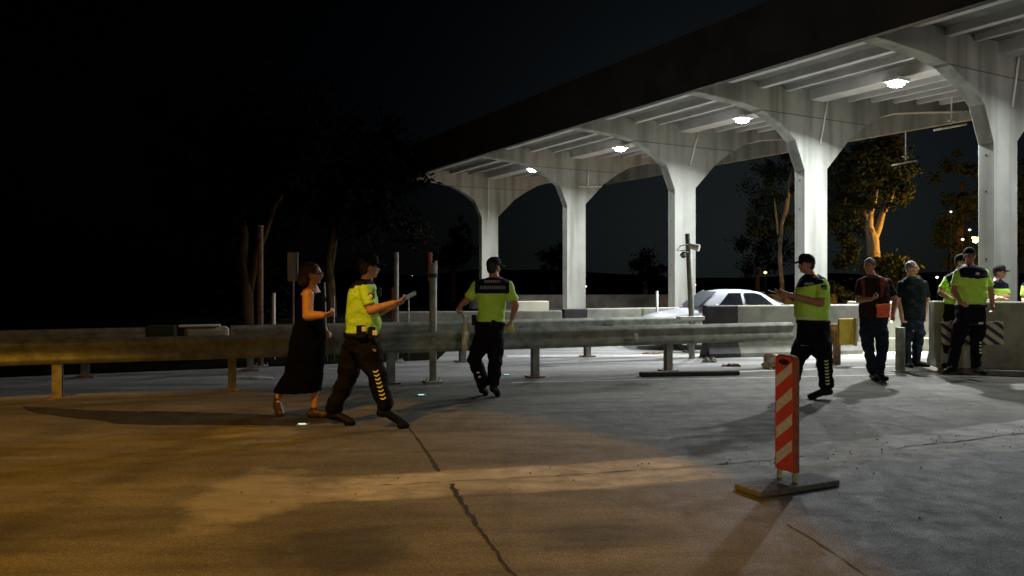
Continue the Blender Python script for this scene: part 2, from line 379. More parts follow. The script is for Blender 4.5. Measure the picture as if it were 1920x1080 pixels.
# ragged fissures along the old joint
mb = MB(); rnd = random.Random(5)
def seam(x): return .2176*x+.0234*x*x+5.93
x = -1.6
while x < 5.2:
    L = rnd.uniform(.2, .9); a = [Vector((x+L*i/8, seam(x+L*i/8)+rnd.uniform(-.02, .02)+(0.02 if x < 1 else .04), 0)) for i in range(9)]
    if rnd.random() < .8: strip(a, [.004]+[rnd.uniform(.004, .014 if x < 1.5 else .026) for _ in range(7)]+[.003], .0045, mb, .3, int(x*10)+50)
    x += L*rnd.uniform(.8, 1.1)
tag(mb.build("joint_fissures", M_CRACK), kind="structure")
def blob(cx, cy, pts, z, m, name, seed):
    rnd = random.Random(seed); mb = MB()
    poly = [G(*p) for p in pts]; out = []
    for a, b in zip(poly, poly[1:]+poly[:1]):
        for i in range(6): out.append(a.lerp(b, i/6)+Vector((rnd.uniform(-.03, .03), rnd.uniform(-.03, .03), z)))
    mb.add(out, [tuple(range(len(out)))]); tag(mb.build(name, m, tri=True), kind="structure")
DP = [G(*p) for p in ((40,762),(120,768),(300,772),(470,776),(600,780),(640,790),(560,797),(400,797),(250,796),(130,783),(60,775))]  # long cast shadow on the road, painted as a darker sheet
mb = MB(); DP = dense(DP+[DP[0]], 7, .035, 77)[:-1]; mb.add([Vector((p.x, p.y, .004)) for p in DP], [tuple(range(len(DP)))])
tag(mb.build("shadow_patch", mat("shadowed_asphalt", (.035, .036, .033), .6, var=.3, scale=5, bump=.5, bscale=60), tri=True), kind="structure")
# painted lines beyond the rail
mb = MB()
strip([G(960,718), G(1200,712.5), G(1450,708), G(1780,700)], .035, .004, mb)
strip([G(1330,699), G(1560,691), G(1700,686), G(1770,683)], .05, .004, mb)
tag(mb.build("edge_line", M_LINE), kind="structure")
mb = MB()
strip([G(950,668), G(1200,667), G(1450,666), G(1770,660.5)], .42, .004, mb)
tag(mb.build("lane_line", M_LINE), kind="structure")
# low island that carries the right-hand barrier
mb = MB()
pl = [G(1758,700), G(1850,705), G(2100,715), G(2100,655), G(1900,655), G(1765,668)]
mb.prism([Vector((p.x, p.y, 0)) for p in pl], (0,0,0.002), (0,0,.10))
tag(mb.build("traffic_island", mat("island_concrete", (.16, .16, .14), .9, var=.25, scale=3, bump=.5), bevel=.02), kind="structure")
rnd = random.Random(31); mb = MB()
for i in range(230):
    xx = rnd.uniform(-4.5, 5.8) if i % 3 else rnd.uniform(1.5, 5.5)
    yy = seam(xx)+rnd.gauss(0, .22) if rnd.random() < .6 else rnd.uniform(4.2, 11.5)
    s = rnd.uniform(.003, .010); c = Vector((xx, yy, .004+s*.4)); k = 5
    vs = [c+Vector((s*math.cos(2*PI*j/k+i), s*math.sin(2*PI*j/k+i)*.8, -s*.4)) for j in range(k)]+[c+Vector((s*.6*math.cos(2*PI*j/k+i), s*.5*math.sin(2*PI*j/k+i), s*.5)) for j in range(k)]
    mb.add(vs, [tuple(range(k, 2*k))]+[(j, (j+1)%k, k+(j+1)%k, k+j) for j in range(k)])
tag(mb.build("loose_grit", M_RUB), kind="stuff", label="loose grit and pebbles scattered over the road and along the joint", cat="grit")
# far shore hills
mb = MB(); vs = []; rnd = random.Random(9)
N = 60
for i in range(N+1):
    a = math.radians(-70+140*i/N); d = 900
    hh = 6+10*noise.noise(Vector((i*.15, 3, 0)))+6*noise.noise(Vector((i*.5, 8, 0)))
    if i < 18: hh = 1
    vs += [(d*math.sin(a), d*math.cos(a), -1), (d*math.sin(a)*1.02, d*math.cos(a)*1.02, max(1, hh)), (d*math.sin(a)*1.1, d*math.cos(a)*1.1, -1)]
mb.add(vs, [(3*i, 3*i+3, 3*i+4, 3*i+1) for i in range(N)]+[(3*i+1, 3*i+4, 3*i+5, 3*i+2) for i in range(N)])
tag(mb.build("hills", mat("hill_scrub", (.03, .03, .025), .9)), kind="structure")

# ------------------------------------------------------------ canopy
UD = Vector((-.488, .873, 0)); VD = Vector((.873, .488, 0))
def W(u, v, z): return UD*u+VD*v+Vector((0, 0, z))
US = [29.86, 23.15, 17.42, 12.78, 8.376, 3.9]
VN = 11.6; VF = 22.0
def slab_z(v): return 6.07 if v < 16 else 6.07+(v-16)*.088
root = empty("canopy", W(16, 15.6, 0), "long concrete canopy on arched columns lit by white lamps beside the road", "canopy")
prof = [(15.2,-.05),(15.2,4.12),(14.88,4.82),(14.46,5.12),(13.78,5.42),(13.17,5.52),(12.06,5.59),(VN,5.6),(VN,6.065),(16,6.065),(VF,6.59),
        (VF,6.25),(20.2,6.05),(18.62,5.85),(17.99,5.66),(17.36,5.33),(16.81,4.97),(16.0,4.2),(16.0,-.05)]
for i, u in enumerate(US):
    mb = MB(); mb.prism([W(u, v, z) for v, z in prof], (0,0,0), UD*.30)
    col = mb.build("column", M_CAN, root, tri=True, bevel=.012)
    # form-tie holes
    for z in (3.9, 3.2, 1.9):
        mb = MB(); p = W(u+.15, 15.2, z); mb.tube([p-VD*.002, p+VD*.01], .022, 8)
        mb.build("tie_hole", M_BLK, col)
U0, U1 = 2.2, 30.2
mb = MB()
top = [(VN, 6.07, 6.22), (16, 6.07, 6.22), (VF, 6.598, 6.75)]
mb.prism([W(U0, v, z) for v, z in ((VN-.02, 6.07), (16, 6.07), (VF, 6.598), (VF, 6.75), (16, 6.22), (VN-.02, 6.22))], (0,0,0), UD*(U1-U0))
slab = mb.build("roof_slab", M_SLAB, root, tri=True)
segs = []
us = sorted(US)
prev = U0
for u in us:
    segs.append((prev, u-.004)); prev = u+.304
for v, wd, dp in ((12.75,.20,.15),(13.75,.20,.15),(14.6,.14,.12),(15.6,.55,.24),(16.8,.16,.2),(17.7,.14,.2),(18.6,.16,.2),(19.6,.14,.2),(20.6,.16,.2)):
    mb = MB()
    for a, b in segs:
        if b-a < .3: continue
        zt = slab_z(v)-.001
        mb.prism([W(a, v-wd/2, zt+.03), W(a, v-wd/2+.02, zt-dp), W(a, v+wd/2-.02, zt-dp), W(a, v+wd/2, zt+.03)], (0,0,0), UD*(b-a))
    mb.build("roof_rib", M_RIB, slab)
mb = MB()
mb.prism([W(U0, VN-.14, 5.56), W(U0, VN-.003, 5.56), W(U0, VN-.023, 6.02), W(U0, VN-.023, 6.74), W(U0, VN-.16, 6.8)], (0,0,0), UD*(U1+.02-U0))
mb.build("near_fascia", M_FAS, root, tri=True)
mb = MB()
mb.prism([W(U0, VF+.003, 6.02), W(U0, VF+.18, 6.02), W(U0, VF+.18, 6.95), W(U0, VF+.003, 6.95)], (0,0,0), UD*(U1-U0))
mb.build("far_fascia", M_CAN, root)
# rain pipes on the column faces (slanting white pipes)
for u, a, b in ((29.86, (916,330), (916,412)), (23.15, (1103,318), (1103,348)), (17.42, (1311,243), (1294,308)), (12.78, (1554,176), (1538,270)), (8.376, (1912,92), (1898,200))):
    def onface(px, py, u=u-.03):
        k = (px-150)*.873/F; v = k*u*.873/(1-.488*k); Z = .873*u+.488*v; return Vector(((px-960)/F*Z, Z, H+(HY-py)/F*Z))
    mb = MB(); mb.tube([onface(*a), onface(*b)], .022, 8)
    if u == 23.15: mb.tube([onface(1085,350), onface(1128,350)], .02, 8)
    mb.build("rain_pipe", M_WHITE, root, smooth=True)
# lamps
def lamp(u, v, z, label, pw):
    p = W(u, v, z)
    r = empty("canopy_lamp", p, label, "lamp", "white lamps under the canopy", rz=math.radians(29))
    mb = MB(); mb.box(p+Vector((0,0,.05)), (.46, .34, .07), math.radians(29)); mb.box(p+Vector((0,0,.14)), (.05, .05, .14), math.radians(29))
    mb.build("housing", M_WHITE, r, bevel=.01)
    mb = MB(); mb.rings([(p+Vector((0,0,.015)), .17, .13), (p+Vector((0,0,-.03)), .165, .125), (p+Vector((0,0,-.075)), .12, .09), (p+Vector((0,0,-.09)), .05, .04)], 18)
    mb.build("lamp_glass", M_LED, r, smooth=False)
    ld = bpy.data.lights.new("lamp_light", 'AREA'); ld.shape = 'DISK'; ld.size = .26; ld.spread = math.radians(155); ld.energy = pw; ld.color = (.93, .97, 1.0)
    lo = bpy.data.objects.new("lamp_light", ld); C.objects.link(lo); lo.parent = r; lo.location = (0, 0, -.11); lo.rotation_euler = (0, math.radians(5), 0)
lamp(25.35, 15.06, 5.66, "white canopy lamp farthest along the roof, above the leftmost arch", LAMP_W)
lamp(19.85, 15.06, 5.66, "white canopy lamp second from the far end of the roof", LAMP_W)
lamp(14.65, 15.06, 5.66, "white canopy lamp above the white car, third from the far end", LAMP_W)
lamp(10.3, 15.06, 5.66, "brightest white canopy lamp, nearest, above the people by the barrier", LAMP_W*1.45)
lamp(6.1, 15.06, 5.66, "white canopy lamp out past the right edge of the view", LAMP_W*.35)
# hanging fixtures
def hang(px, ytop, yb, Z, x0, y0, x1, y1, label):
    base = P(px, yb, Z)
    r = empty("hanging_fixture", base, label, "ceiling fixture", "thin fixtures hanging on rods under the canopy")
    mb = MB(); mb.tube([P(px, ytop, Z), base], .02, 8); mb.build("rod", M_WHITE, r)
    mb = MB(); mb.box(P(px, yb-6, Z), (.22, .06, .03), .4); mb.build("bracket", M_WHITE, r)
    a, b = P(x0, y0, Z-.15), P(x1, y1, Z+.15); d = (b-a)
    mb = MB(); mb.box((a+b)/2, (d.length, .22, .045), M=d.to_track_quat('X', 'Z').to_matrix()); mb.build("panel", M_WHITE, r)
hang(1784, 182, 233, 20, 1757, 243, 1806, 234, "white T-shaped fixture on a rod, higher of two, beside the large right column")
hang(1698, 246, 300, 23.3, 1677, 309, 1714, 302, "white T-shaped fixture on a rod, lower and farther one, above the tree")

# ------------------------------------------------------------ street lamps behind the photographer; the white one is added fill
def street_lamp(x, y, h, label, aim, energy, cone, blend, size, colr=(1, .46, .035), glass=None):
    r = empty("street_lamp", (x, y, 0), label, "street lamp", "sodium street lamps")
    mb = MB(); mb.tube([(x,y,0),(x,y,h*.5),(x,y,h-.3)], [.09,.07,.05], 12)
    d = Vector((aim[0]-x, aim[1]-y, 0)).normalized()
    top = Vector((x,y,h-.3)); e = top+d*1.0+Vector((0,0,.35))
    mb.tube([top, top+d*.3+Vector((0,0,.22)), e], [.05,.04,.035], 10); mb.build("pole", M_GALW, r, smooth=True)
    mb = MB(); mb.box(e+d*.25, (.62, .24, .12), math.atan2(d.y, d.x)); mb.build("lamp_head", M_GAL, r, bevel=.03)
    q = e+d*.25-Vector((0,0,.075)); mb = MB(); mb.rings([(q, .2, .09), (q-Vector((0,0,.04)), .12, .06)], 14); mb.build("lamp_glass", glass or M_SODG, r)
    ld = bpy.data.lights.new("lamp_light", 'SPOT'); ld.energy = energy; ld.color = colr; ld.spot_size = math.radians(cone); ld.spot_blend = blend; ld.shadow_soft_size = size
    lo = bpy.data.objects.new("lamp_light", ld); C.objects.link(lo); lo.parent = r
    lo.location = q-Vector((x, y, 0))-Vector((0,0,.12))
    lo.rotation_euler = (Vector(aim)-Vector((q.x, q.y, q.z-.12))).to_track_quat('-Z', 'Y').to_euler()
street_lamp(-4.8, -.2, 8.6, "sodium street lamp with a sharp pool of light behind the photographer", (-4.5, 2.9, 0), SOD_A, 73, .06, .10)
street_lamp(-9.0, -20.0, 4.4, "taller sodium street lamp farther behind the photographer", (1, 12, .6), SOD_B, 56, .5, .25)
street_lamp(2.5, -17.0, 4.4, "added white fill lamp on a pole directly behind the photographer", (4.6, 12, .6), LED_FILL, 34, .7, .2, (.94, .99, .93), M_LED)

# ------------------------------------------------------------ guardrails
def guardrail(line, z0, z1, posts, label, name="guardrail", face=-1, joints=(), base_ends=True, group="steel guardrails"):
    c = sum((Vector(p) for p in line), Vector())/len(line)
    r = empty(name, (c.x, c.y, 0), label, "guardrail", group)
    hh = z1-z0
    pr = [(0,0),(0.0,.04),(.05,.12),(.055,.24),(.012,.40),(.0,.5),(.012,.60),(.055,.76),(.05,.88),(.0,.96),(0,1)]
    mb = MB(); vs = []; n = len(pr)
    for i, p in enumerate(line):
        p = Vector(p); d = Vector(line[min(i+1, len(line)-1)])-Vector(line[max(i-1, 0)]); d.z = 0; d.normalize(); nn = Vector((d.y, -d.x, 0))*(-face)
        vs += [p+nn*(a-.04)+Vector((0,0,z0+t*hh)) for a, t in pr]+[p+nn*(a-.052)+Vector((0,0,z0+t*hh)) for a, t in pr]
    k = 2*n
    fs = []
    for i in range(len(line)-1):
        for j in range(n-1):
            fs += [(i*k+j, i*k+j+1, (i+1)*k+j+1, (i+1)*k+j), (i*k+n+j, (i+1)*k+n+j, (i+1)*k+n+j+1, i*k+n+j+1)]
        fs += [(i*k, (i+1)*k, (i+1)*k+n, i*k+n), (i*k+n-1, i*k+2*n-1, (i+1)*k+2*n-1, (i+1)*k+n-1)]
    mb.add(vs, fs); beam = mb.build("beam", M_GAL, r, smooth=True)
    d = (Vector(line[-1])-Vector(line[0])).normalized(); a = math.atan2(d.y, d.x); nn = Vector((d.y, -d.x, 0))*(-face)
    for q in posts:
        q = Vector(q)-nn*.09; mb = MB()
        mb.box((q.x, q.y, (z1-.03)/2), (.012, .10, z1-.03), a); mb.box((q.x-.05*d.x, q.y-.05*d.y, (z1-.03)/2), (.10, .012, z1-.03), a+PI/2) if 0 else None
        for s in (-1, 1): mb.box(Vector((q.x, q.y, (z1-.03)/2))+nn*.05*s, (.11, .01, z1-.03), a)
        ps = mb.build("post", M_GALW, r)
        mb = MB(); mb.box((q.x, q.y, .012), (.26, .22, .02), a); mb.build("base_plate", M_RUST, ps)
    for q in joints:
        q = Vector(q); mb = MB(); mb.box(q+nn*.035+Vector((0,0,(z0+z1)/2-.01)), (.07, .05, .10), a); mb.build("splice_bracket", M_WHITE, r, bevel=.01)
    return r
def fr(px):        # point on the front rail's line under photo column px
    k = (px-960)/F; Z = 11.79/(1-.35*k); return Vector((k*Z, Z, 0))
LN = [fr(x) for x in (-420,-150,0,200,420,640,860,1080,1280,1488)]
guardrail(LN, .445, .765, [fr(x) for x in (-230,105,435,735,1007,1258)], "long weathered steel guardrail in front, running behind the walking people", joints=[fr(1190)])
def sr(px, o=14.45):
    k = (px-960)/F; Z = o/(1-.39*k); return Vector((k*Z, Z, 0))
guardrail([sr(x) for x in (-300,0,140,272)], .52, .76, [sr(x) for x in (-200,158)], "far left length of the second guardrail, ending at a dark block", face=1 and -1)
guardrail([sr(x) for x in (432,600,800,1000,1200,1322)], .50, .76, [sr(x) for x in (470,870,1105,1300)], "second steel guardrail behind the front one, carrying the camera pole")
# end terminal of the front rail, behind the officer facing left
mb = MB(); c = P(1586, 622, 13.6); r = empty("rail_end_marker", (c.x, c.y, 0), "mustard yellow end marker panel at the right end of the front guardrail", "marker")
mb.box(c, (.32, .05, .46), .3); mb.build("panel", M_YEL, r, bevel=.01)
mb = MB(); mb.box(c+Vector((.18,.03,0)), (.03, .07, .50), .3); mb.build("edge_strip", M_SCRM, r)
mb = MB(); mb.box(c+Vector((-.16,.12,-.05)), (.30, .10, .36), .3); mb.box((c.x-.1, c.y+.14, .25), (.10, .08, .5), .3); mb.build("bracket", M_RUST, r)

# ------------------------------------------------------------ concrete barriers
def jersey(a, b, h, m, label, step=0, wt=.2, wb=.5, z=0, ends=None, group="concrete road barriers", name="concrete_barrier"):
    a = Vector(a); b = Vector(b); a.z = b.z = z; d = (b-a); L = d.length; d.normalize(); nn = Vector((-d.y, d.x, 0))
    c = (a+b)/2; r = empty(name, (c.x, c.y, z), label, "barrier", group)
    pr = [(-wb/2,0),(-wb/2,.08),(-wb/2+.10 if wb > .3 else -wb/2+.02, .27),(-wt/2,h-.02),(-wt/2+.02,h),(wt/2-.02,h),(wt/2,h-.02),(wb/2-.10 if wb > .3 else wb/2-.02,.27),(wb/2,.08),(wb/2,0)]
    if step: pr = [(-wb/2,0),(-wb/2,step),(-wb/2+.06,step+.003),(-wb/2+.09,h-.03),(-wb/2+.12,h),(wb/2-.12,h),(wb/2-.09,h-.03),(wb/2-.06,step+.003),(wb/2,step),(wb/2,0)]
    segl = [(0, L)]
    mb = MB(); mb.prism([a+nn*q+Vector((0,0,t)) for q, t in pr], (0,0,0), d*L); mb.build("barrier_body", m, r, bevel=.012)
    if ends:
        for e0, e1 in ends:
            mb = MB(); mb.prism([a+nn*q*1.012+Vector((0,0,t*1.004 if t else .003)) for q, t in pr], d*(e0*L-.004), d*(e1*L+.004)); mb.build("black_end_band", M_BLK, r)
    return r
jersey(P(740,0,17.3), P(1052,0,17.9), .78, M_BAR, "low grey concrete barrier in the middle behind the officer seen from the back", wb=.4)
jersey(P(1056,0,18.6), P(1305,0,19.8), .79, M_BAR, "grey concrete barrier with a black left end behind the white car's bonnet", ends=[(0, .16)], wb=.4)
jersey(P(1322,0,15.0), P(1606,0,15.8), 1.0, M_BAR, "grey concrete barrier with black left end standing in front of the white car", ends=[(0, .19)], wb=.42)
jersey(P(1598,0,16.4), P(1762,0,16.6), 1.04, M_BARL, "pale cream concrete barrier with a stepped base behind the two standing men", step=.27, wb=.6)
jersey(G(1764,690,.1)+Vector((0,.28,0)), G(2150,699,.1)+Vector((0,.28,0)), 1.06, M_BAR, "tall thick grey barrier at the right edge carrying a striped board", wt=.28, wb=.5, z=.1)
c = P(1000, 0, 22); jersey(P(968,0,22), P(1026,0,22.3), .87, M_BARL, "small cream concrete block far behind, left of the second column", wb=.4, wt=.3, name="concrete_block")
mb = MB(); a = P(880,0,38); b = P(1570,0,40); a.z = b.z = 0; d = b-a
mb.prism([a, a+Vector((0,.5,0)), a+Vector((0,.5,.68)), a+Vector((0,0,.68))], (0,0,0), d)
o = mb.build("low_wall", mat("far_wall", (.22, .20, .17), .9, var=.3, scale=1.2)); tag(o, "long low dull brown wall far behind the columns", "wall")
# pile at the gap of the second guardrail on the left
c = P(302, 0, 14.6); mb = MB(); mb.box((c.x, c.y, .32), (.56, .4, .64), .35)
tag(mb.build("plastic_barrier_block", mat("dark_green_plastic", (.02, .03, .02), .6), bevel=.05), "dark block closing the left gap in the second guardrail", "block")
c = P(388, 0, 14.9); mb = MB(); mb.box((c.x, c.y, .30), (.80, .3, .60), .35)
mb2 = MB()
tag(mb.build("concrete_block", M_BARL, bevel=.07), "pale broken concrete block between dark block and second guardrail", "block")
mb2 = MB(); mb2.box((c.x-.12, c.y-.05, .62), (.75, .34, .035), .35, M=None)
tag(mb2.build("plank", M_WHITE, bevel=.015), "white plank lying on top of the pale broken block", "plank")

# ------------------------------------------------------------ poles, posts and signs
def pole(px, yt, Z, rr, m, label, base=True, lean=0, yb=None, name="steel_pole", z0=0.0, mats=None):
    b = P(px, 0, Z); t = P(px+lean, yt, Z); b.z = z0
    r = empty(name, b, label, "pole")
    mb = MB(); mb.tube([b, b.lerp(t, .5), t], rr, 14); mb.build("shaft", m, r, smooth=True)
    mb = MB(); mb.tube([t-Vector((0,0,.0)), t+Vector((0,0,.015))], rr*1.06, 14); mb.build("top_cap", M_GAL, r)
    if base:
        mb = MB(); mb.box((b.x, b.y, b.z+.012), (.26, .26, .02), .3)
        for sx in (-1, 1):
            for sy in (-1, 1): mb.tube([(b.x+sx*.09, b.y+sy*.09, b.z+.02), (b.x+sx*.09, b.y+sy*.09, b.z+.06)], .012, 6)
        mb.build("base_plate", M_GAL, r)
    return r, b, t
r, b, t = pole(812, 495, 11.45, .055, M_GAL, "steel pole with a faded red top standing just behind the front guardrail")
mb = MB(); mb.tube([t+Vector((-.045,.0,-.25)), t+Vector((-.045,0,.17))], .032, 10); mb.build("red_top", M_RED, r)
mb = MB(); mb.box(t+Vector((.045,0,-.06)), (.035,.035,.22)); mb.build("top_bracket", M_WHITE, r)
mb = MB(); mb.tube([t+Vector((0,0,-.14)), t+Vector((0,0,-.20))], .066, 14); mb.build("clamp", M_BLK, r)
r, b, t = pole(743, 475, 14.2, .044, M_GALW, "grey scuffed pole behind the second guardrail beside the officer with the tablet")
mb = MB(); mb.tube([b+Vector((-.07,0,0)), P(737, 538, 14.2)], .03, 10); mb.build("red_tube", M_RED, r)
r, b, t = pole(488, 425, 13.4, .05, M_RUST, "tall rusty pole behind the rail left of the woman")
pole(513, 550, 14.6, .035, M_WHITE, "short white post behind the second rail left of the woman", base=False, name="marker_post")
pole(612, 531, 14.3, .02, M_GAL, "thin leaning grey rod just right of the woman's face", base=False, lean=-4, name="thin_rod")
pole(626, 556, 14.3, .016, M_GAL, "thinner short rod beside the leaning one right of the woman", base=False, name="thin_rod")
pole(766, 562, 14.5, .014, M_GAL, "thin rod just right of the tablet", base=False, name="thin_rod")
pole(1232, 546, 19.0, .03, M_WHITE, "thin white post standing behind the barrier between second and third columns", base=False, name="marker_post")
pole(1318, 545, 20.5, .03, M_RED, "small reddish post behind the white car's windscreen", base=False, name="marker_post")
# sign sheet left of the woman's head
c = P(549, 500, 15.0); r = empty("blank_sign", (c.x, c.y, 0), "blank pale grey rectangular sign left of the woman's head", "sign")
mb = MB(); mb.box(c, (.21, .02, .56)); mb.build("sign_panel", M_SIGNB, r, bevel=.01)
mb = MB(); mb.tube([(c.x, c.y+.03, 0), (c.x, c.y+.03, c.z)], .02, 8); mb.build("post", M_RUST, r)
# camera pole
b = P(1297, 0, 14.75); b.z = .74; Zc = 14.75
r = empty("camera_pole", (b.x, b.y, 0), "slightly leaning grey pole with two surveillance cameras rising from second guardrail", "pole")
mb = MB(); t = P(1290, 438, Zc); mb.tube([(b.x, b.y, 0), (b.x, b.y, .74), t], .056, 16); mb.build("shaft", M_GAL, r, smooth=True)
mb = MB(); mb.box((b.x-.03, b.y-.02, .775), (.5, .2, .07), .2); mb.build("mounting_box", M_WHITE, r, bevel=.01)
mb = MB(); mb.tube([P(1294,461,Zc-.1), P(1310,465,Zc-.2)], [.055,.06], 14); mb.tube([P(1308,464.6,Zc-.19), P(1311,465.3,Zc-.205)], [.066,.066], 14)
cm = mb.build("bullet_camera", M_WHITE, r, smooth=False)
mb = MB(); mb.tube([P(1291,458,Zc-.05), P(1276,461,Zc-.05), P(1269,469,Zc-.05), P(1279,470,Zc-.05), P(1290,468,Zc-.05)], .010, 8); mb.build("cable_loop", M_WHITE, r, smooth=True)
mb = MB(); q = P(1281, 478, Zc-.05); mb.ell(q, (.062,.062,.05)); mb.box(q+Vector((.04,0,.05)), (.12,.05,.025)); dm = mb.build("dome_camera", M_GAL, r, smooth=True)
mb = MB(); mb.ell(q-Vector((0,.01,.025)), (.045,.045,.04)); mb.build("lens", M_GLASS, dm, smooth=True)
# bollard
g = G(1688, 697); r = empty("bollard", g, "square grey metal bollard beside the man in the dark polo", "bollard")
mb = MB(); mb.box((g.x, g.y, .37), (.115, .10, .72), .25); mb.build("post", M_GAL, r, bevel=.006)
mb = MB(); mb.box((g.x+.012, g.y-.054, .37), (.02, .014, .68), .25); mb.build("rib", M_GALW, r)
mb = MB(); mb.box((g.x, g.y, .01), (.2, .18, .018), .25); mb.build("base_plate", M_GAL, r)
# chevron board on the right barrier
Zb = 11.95; a = P(1765, 0, Zb); a.z = 0; b = P(1882, 0, Zb+.12); b.z = 0; z0, z1 = .50, .86
r = empty("chevron_board", (a.x, a.y, .1), "diagonally striped navy and cream board low on the thick right-hand barrier", "sign")
mb = MB(); d = (b-a); L = d.length; d.normalize()
mb.prism([a+Vector((0,0,z0)), a+d*L+Vector((0,0,z0)), a+d*L+Vector((0,0,z1)), a+Vector((0,0,z1))], (0,0,0), (0,.03,0)); mb.build("panel", M_SBLUE, r, bevel=.004)
mb = MB(); hgt = z1-z0
def clipx(x): return max(0, min(L, x))
for k in range(-3, 8):
    x0 = k*.235; sl = 1.5*hgt
    # stripe polygon running down to the right, clipped to the board
    poly = [(x0, z1), (x0+.13, z1), (x0+.13+sl, z0), (x0+sl, z0)]
    out = []
    steps = 12
    Ls = []; Rs = []
    for i in range(steps+1):
        t = i/steps; zz = z1+(z0-z1)*t; Ls.append((clipx(x0+sl*t), zz)); Rs.append((clipx(x0+.13+sl*t), zz))
    vs = [a+d*x+Vector((0,-.003,z)) for x, z in Ls]+[a+d*x+Vector((0,-.003,z)) for x, z in Rs]
    n = steps+1; fs = [(i, i+1, n+i+1, n+i) for i in range(steps) if Rs[i][0]-Ls[i][0] > 1e-4 or Rs[i+1][0]-Ls[i+1][0] > 1e-4]
    used = sorted({j for f in fs for j in f}); mp = {j: i for i, j in enumerate(used)}
    if fs: mb.add([vs[j] for j in used], [tuple(mp[j] for j in f) for f in fs])
mb.build("stripes", M_SCRM, r)

# ------------------------------------------------------------ delineator in front
g = Vector((2.03, 5.70, 0)); r = empty("delineator_board", g, "red and cream striped warning board on a low rubber foot in the foreground", "warning board")
dl = Vector((.9, .43, 0)).normalized(); ds = Vector((-.43, .9, 0)).normalized(); ang = math.atan2(dl.y, dl.x)
mb = MB(); mb.box((g.x, g.y, .022), (.78, .27, .042), ang)
fb = mb.build("foot", M_BASE, r, bevel=.012)
mb = MB(); q = g+dl*(-.27); mb.box((q.x, q.y, .0435), (.02, .13, .003), ang+.9); mb.build("hand_slot", M_BLK, fb)
A = Vector((1.979, 5.82, 0)); B = Vector((2.065, 5.65, 0)); bd = (B-A).normalized(); wdt = .19; nrm = Vector((bd.y, -bd.x, 0))
if nrm.x > 0: nrm = -nrm
zb, zt = .115, .975; th = .052
def bp(s, z, o=0): return A+bd*s+nrm*o+Vector((0,0,z))
out = [(0,zb),(wdt,zb),(wdt,zt-.04),(wdt-.012,zt-.012),(wdt-.04,zt),(.04,zt),(.012,zt-.012),(0,zt-.04)]
mb = MB(); mb.prism([bp(s, z) for s, z in out], (0,0,0), -nrm*th); body = mb.build("board", [M_BACKB], r, tri=True, bevel=.006)
fo = [(.006,zb+.006),(wdt-.006,zb+.006),(wdt-.006,zt-.045),(wdt-.04,zt-.01),(.04,zt-.01),(.006,zt-.045)]
mb = MB(); mb.add([bp(s, z, .004) for s, z in fo], [tuple(range(len(fo)))]); mb.build("red_face", M_ORANGE, body)
mb = MB()
for k in range(4):
    zc = zb+.035+k*.192; s0, s1 = .018, wdt-.018; w_ = .085; rise = .125
    mb.add([bp(s0, zc, .007), bp(s0+.0, zc+w_, .007), bp(s1, min(zc+w_+rise, zt-.05), .007), bp(s1, zc+rise, .007)], [(0,1,2,3)])
mb.build("cream_stripes", M_CREAM, body)
mb = MB(); vs = []; n = 18
for i in range(n):
    t = 2*PI*i/n; vs.append(bp(wdt/2+.052*math.cos(t), zt-.052+.022*math.sin(t), .0075))
mb.add(vs, [tuple(range(n))]); mb.build("grip_hole", M_BLK, body)
for s in (.02, wdt-.02):
    mb = MB(); q = bp(s, 0, -th/2); mb.box((q.x, q.y, .085), (.035, .03, .085), math.atan2(bd.y, bd.x)); mb.build("leg", M_SCRM, r, bevel=.004)

# ------------------------------------------------------------ small things on the road
def stud(px, py, label):
    g = G(px, py); r = empty("road_stud", g, label, "road stud", "reflective road studs")
    mb = MB(); mb.prism([g+Vector((-.06,-.05,.002)), g+Vector((.06,-.05,.002)), g+Vector((.06,.05,.002)), g+Vector((-.06,.05,.002))], (0,0,0), (0,0,.012)); mb.build("stud_body", M_GAL, r, bevel=.004)
    mb = MB(); mb.box(g+Vector((0,-.03,.019)), (.075, .02, .010)); mb.build("reflector", M_STUD, r)
stud(790, 742, "glowing road stud between the officer with the tablet and the officer seen from behind")
stud(568, 797, "glowing road stud on the road below the woman's feet")
stud(950, 704, "glowing road stud just right of the officer seen from behind")
mb = MB(); a, b = G(1200, 706), G(1385, 703); d = (b-a).normalized(); nn = Vector((-d.y, d.x, 0))
mb.prism([a-nn*.07+Vector((0,0,.003)), a-nn*.05+Vector((0,0,.07)), a+nn*.05+Vector((0,0,.075)), a+nn*.07+Vector((0,0,.003))], (0,0,0), b-a)
tag(mb.build("rubber_kerb", M_DARK, bevel=.015), "long dark rubber kerb lying under the front guardrail", "kerb")
def lump(px, py, sx, sy, sz, m, name, label, cat, seed):
    g = G(px, py); mb = MB(); mb.ell(g+Vector((0,0,sz*.3)), (sx, sy, sz), n=18)
    rnd = random.Random(seed)
    mb.v = [tuple(Vector(v)+Vector((noise.noise(Vector(v)*14+Vector((seed,0,0))), noise.noise(Vector(v)*14+Vector((0,seed,0))), noise.noise(Vector(v)*18+Vector((0,0,seed)))))*sz*.9) for v in mb.v]
    return tag(mb.build(name, m), label, cat)
lump(1330, 679, .14, .1, .07, M_RUB, "rubble_heap", "small heap of rubble on the pale road under the rail", "rubble", 1)
lump(1370, 687, .17, .05, .035, M_RUST, "rubble_heap", "flat rusty scrap on the pale road right of the rubble heap", "scrap", 2)
lump(1222, 664, .2, .1, .03, M_RUST, "weed_clump", "dry weeds in front of the car's shadow under the rail", "weeds", 3)
lump(482, 710, .26, .08, .022, M_WHITE, "plastic_litter", "crumpled white plastic litter on the road left of the woman", "litter", 4)
lump(1448, 690, .14, .12, .16, M_SCRM, "sandbag", "pale sandbag slumped beside the striped warning board", "sandbag", 5)

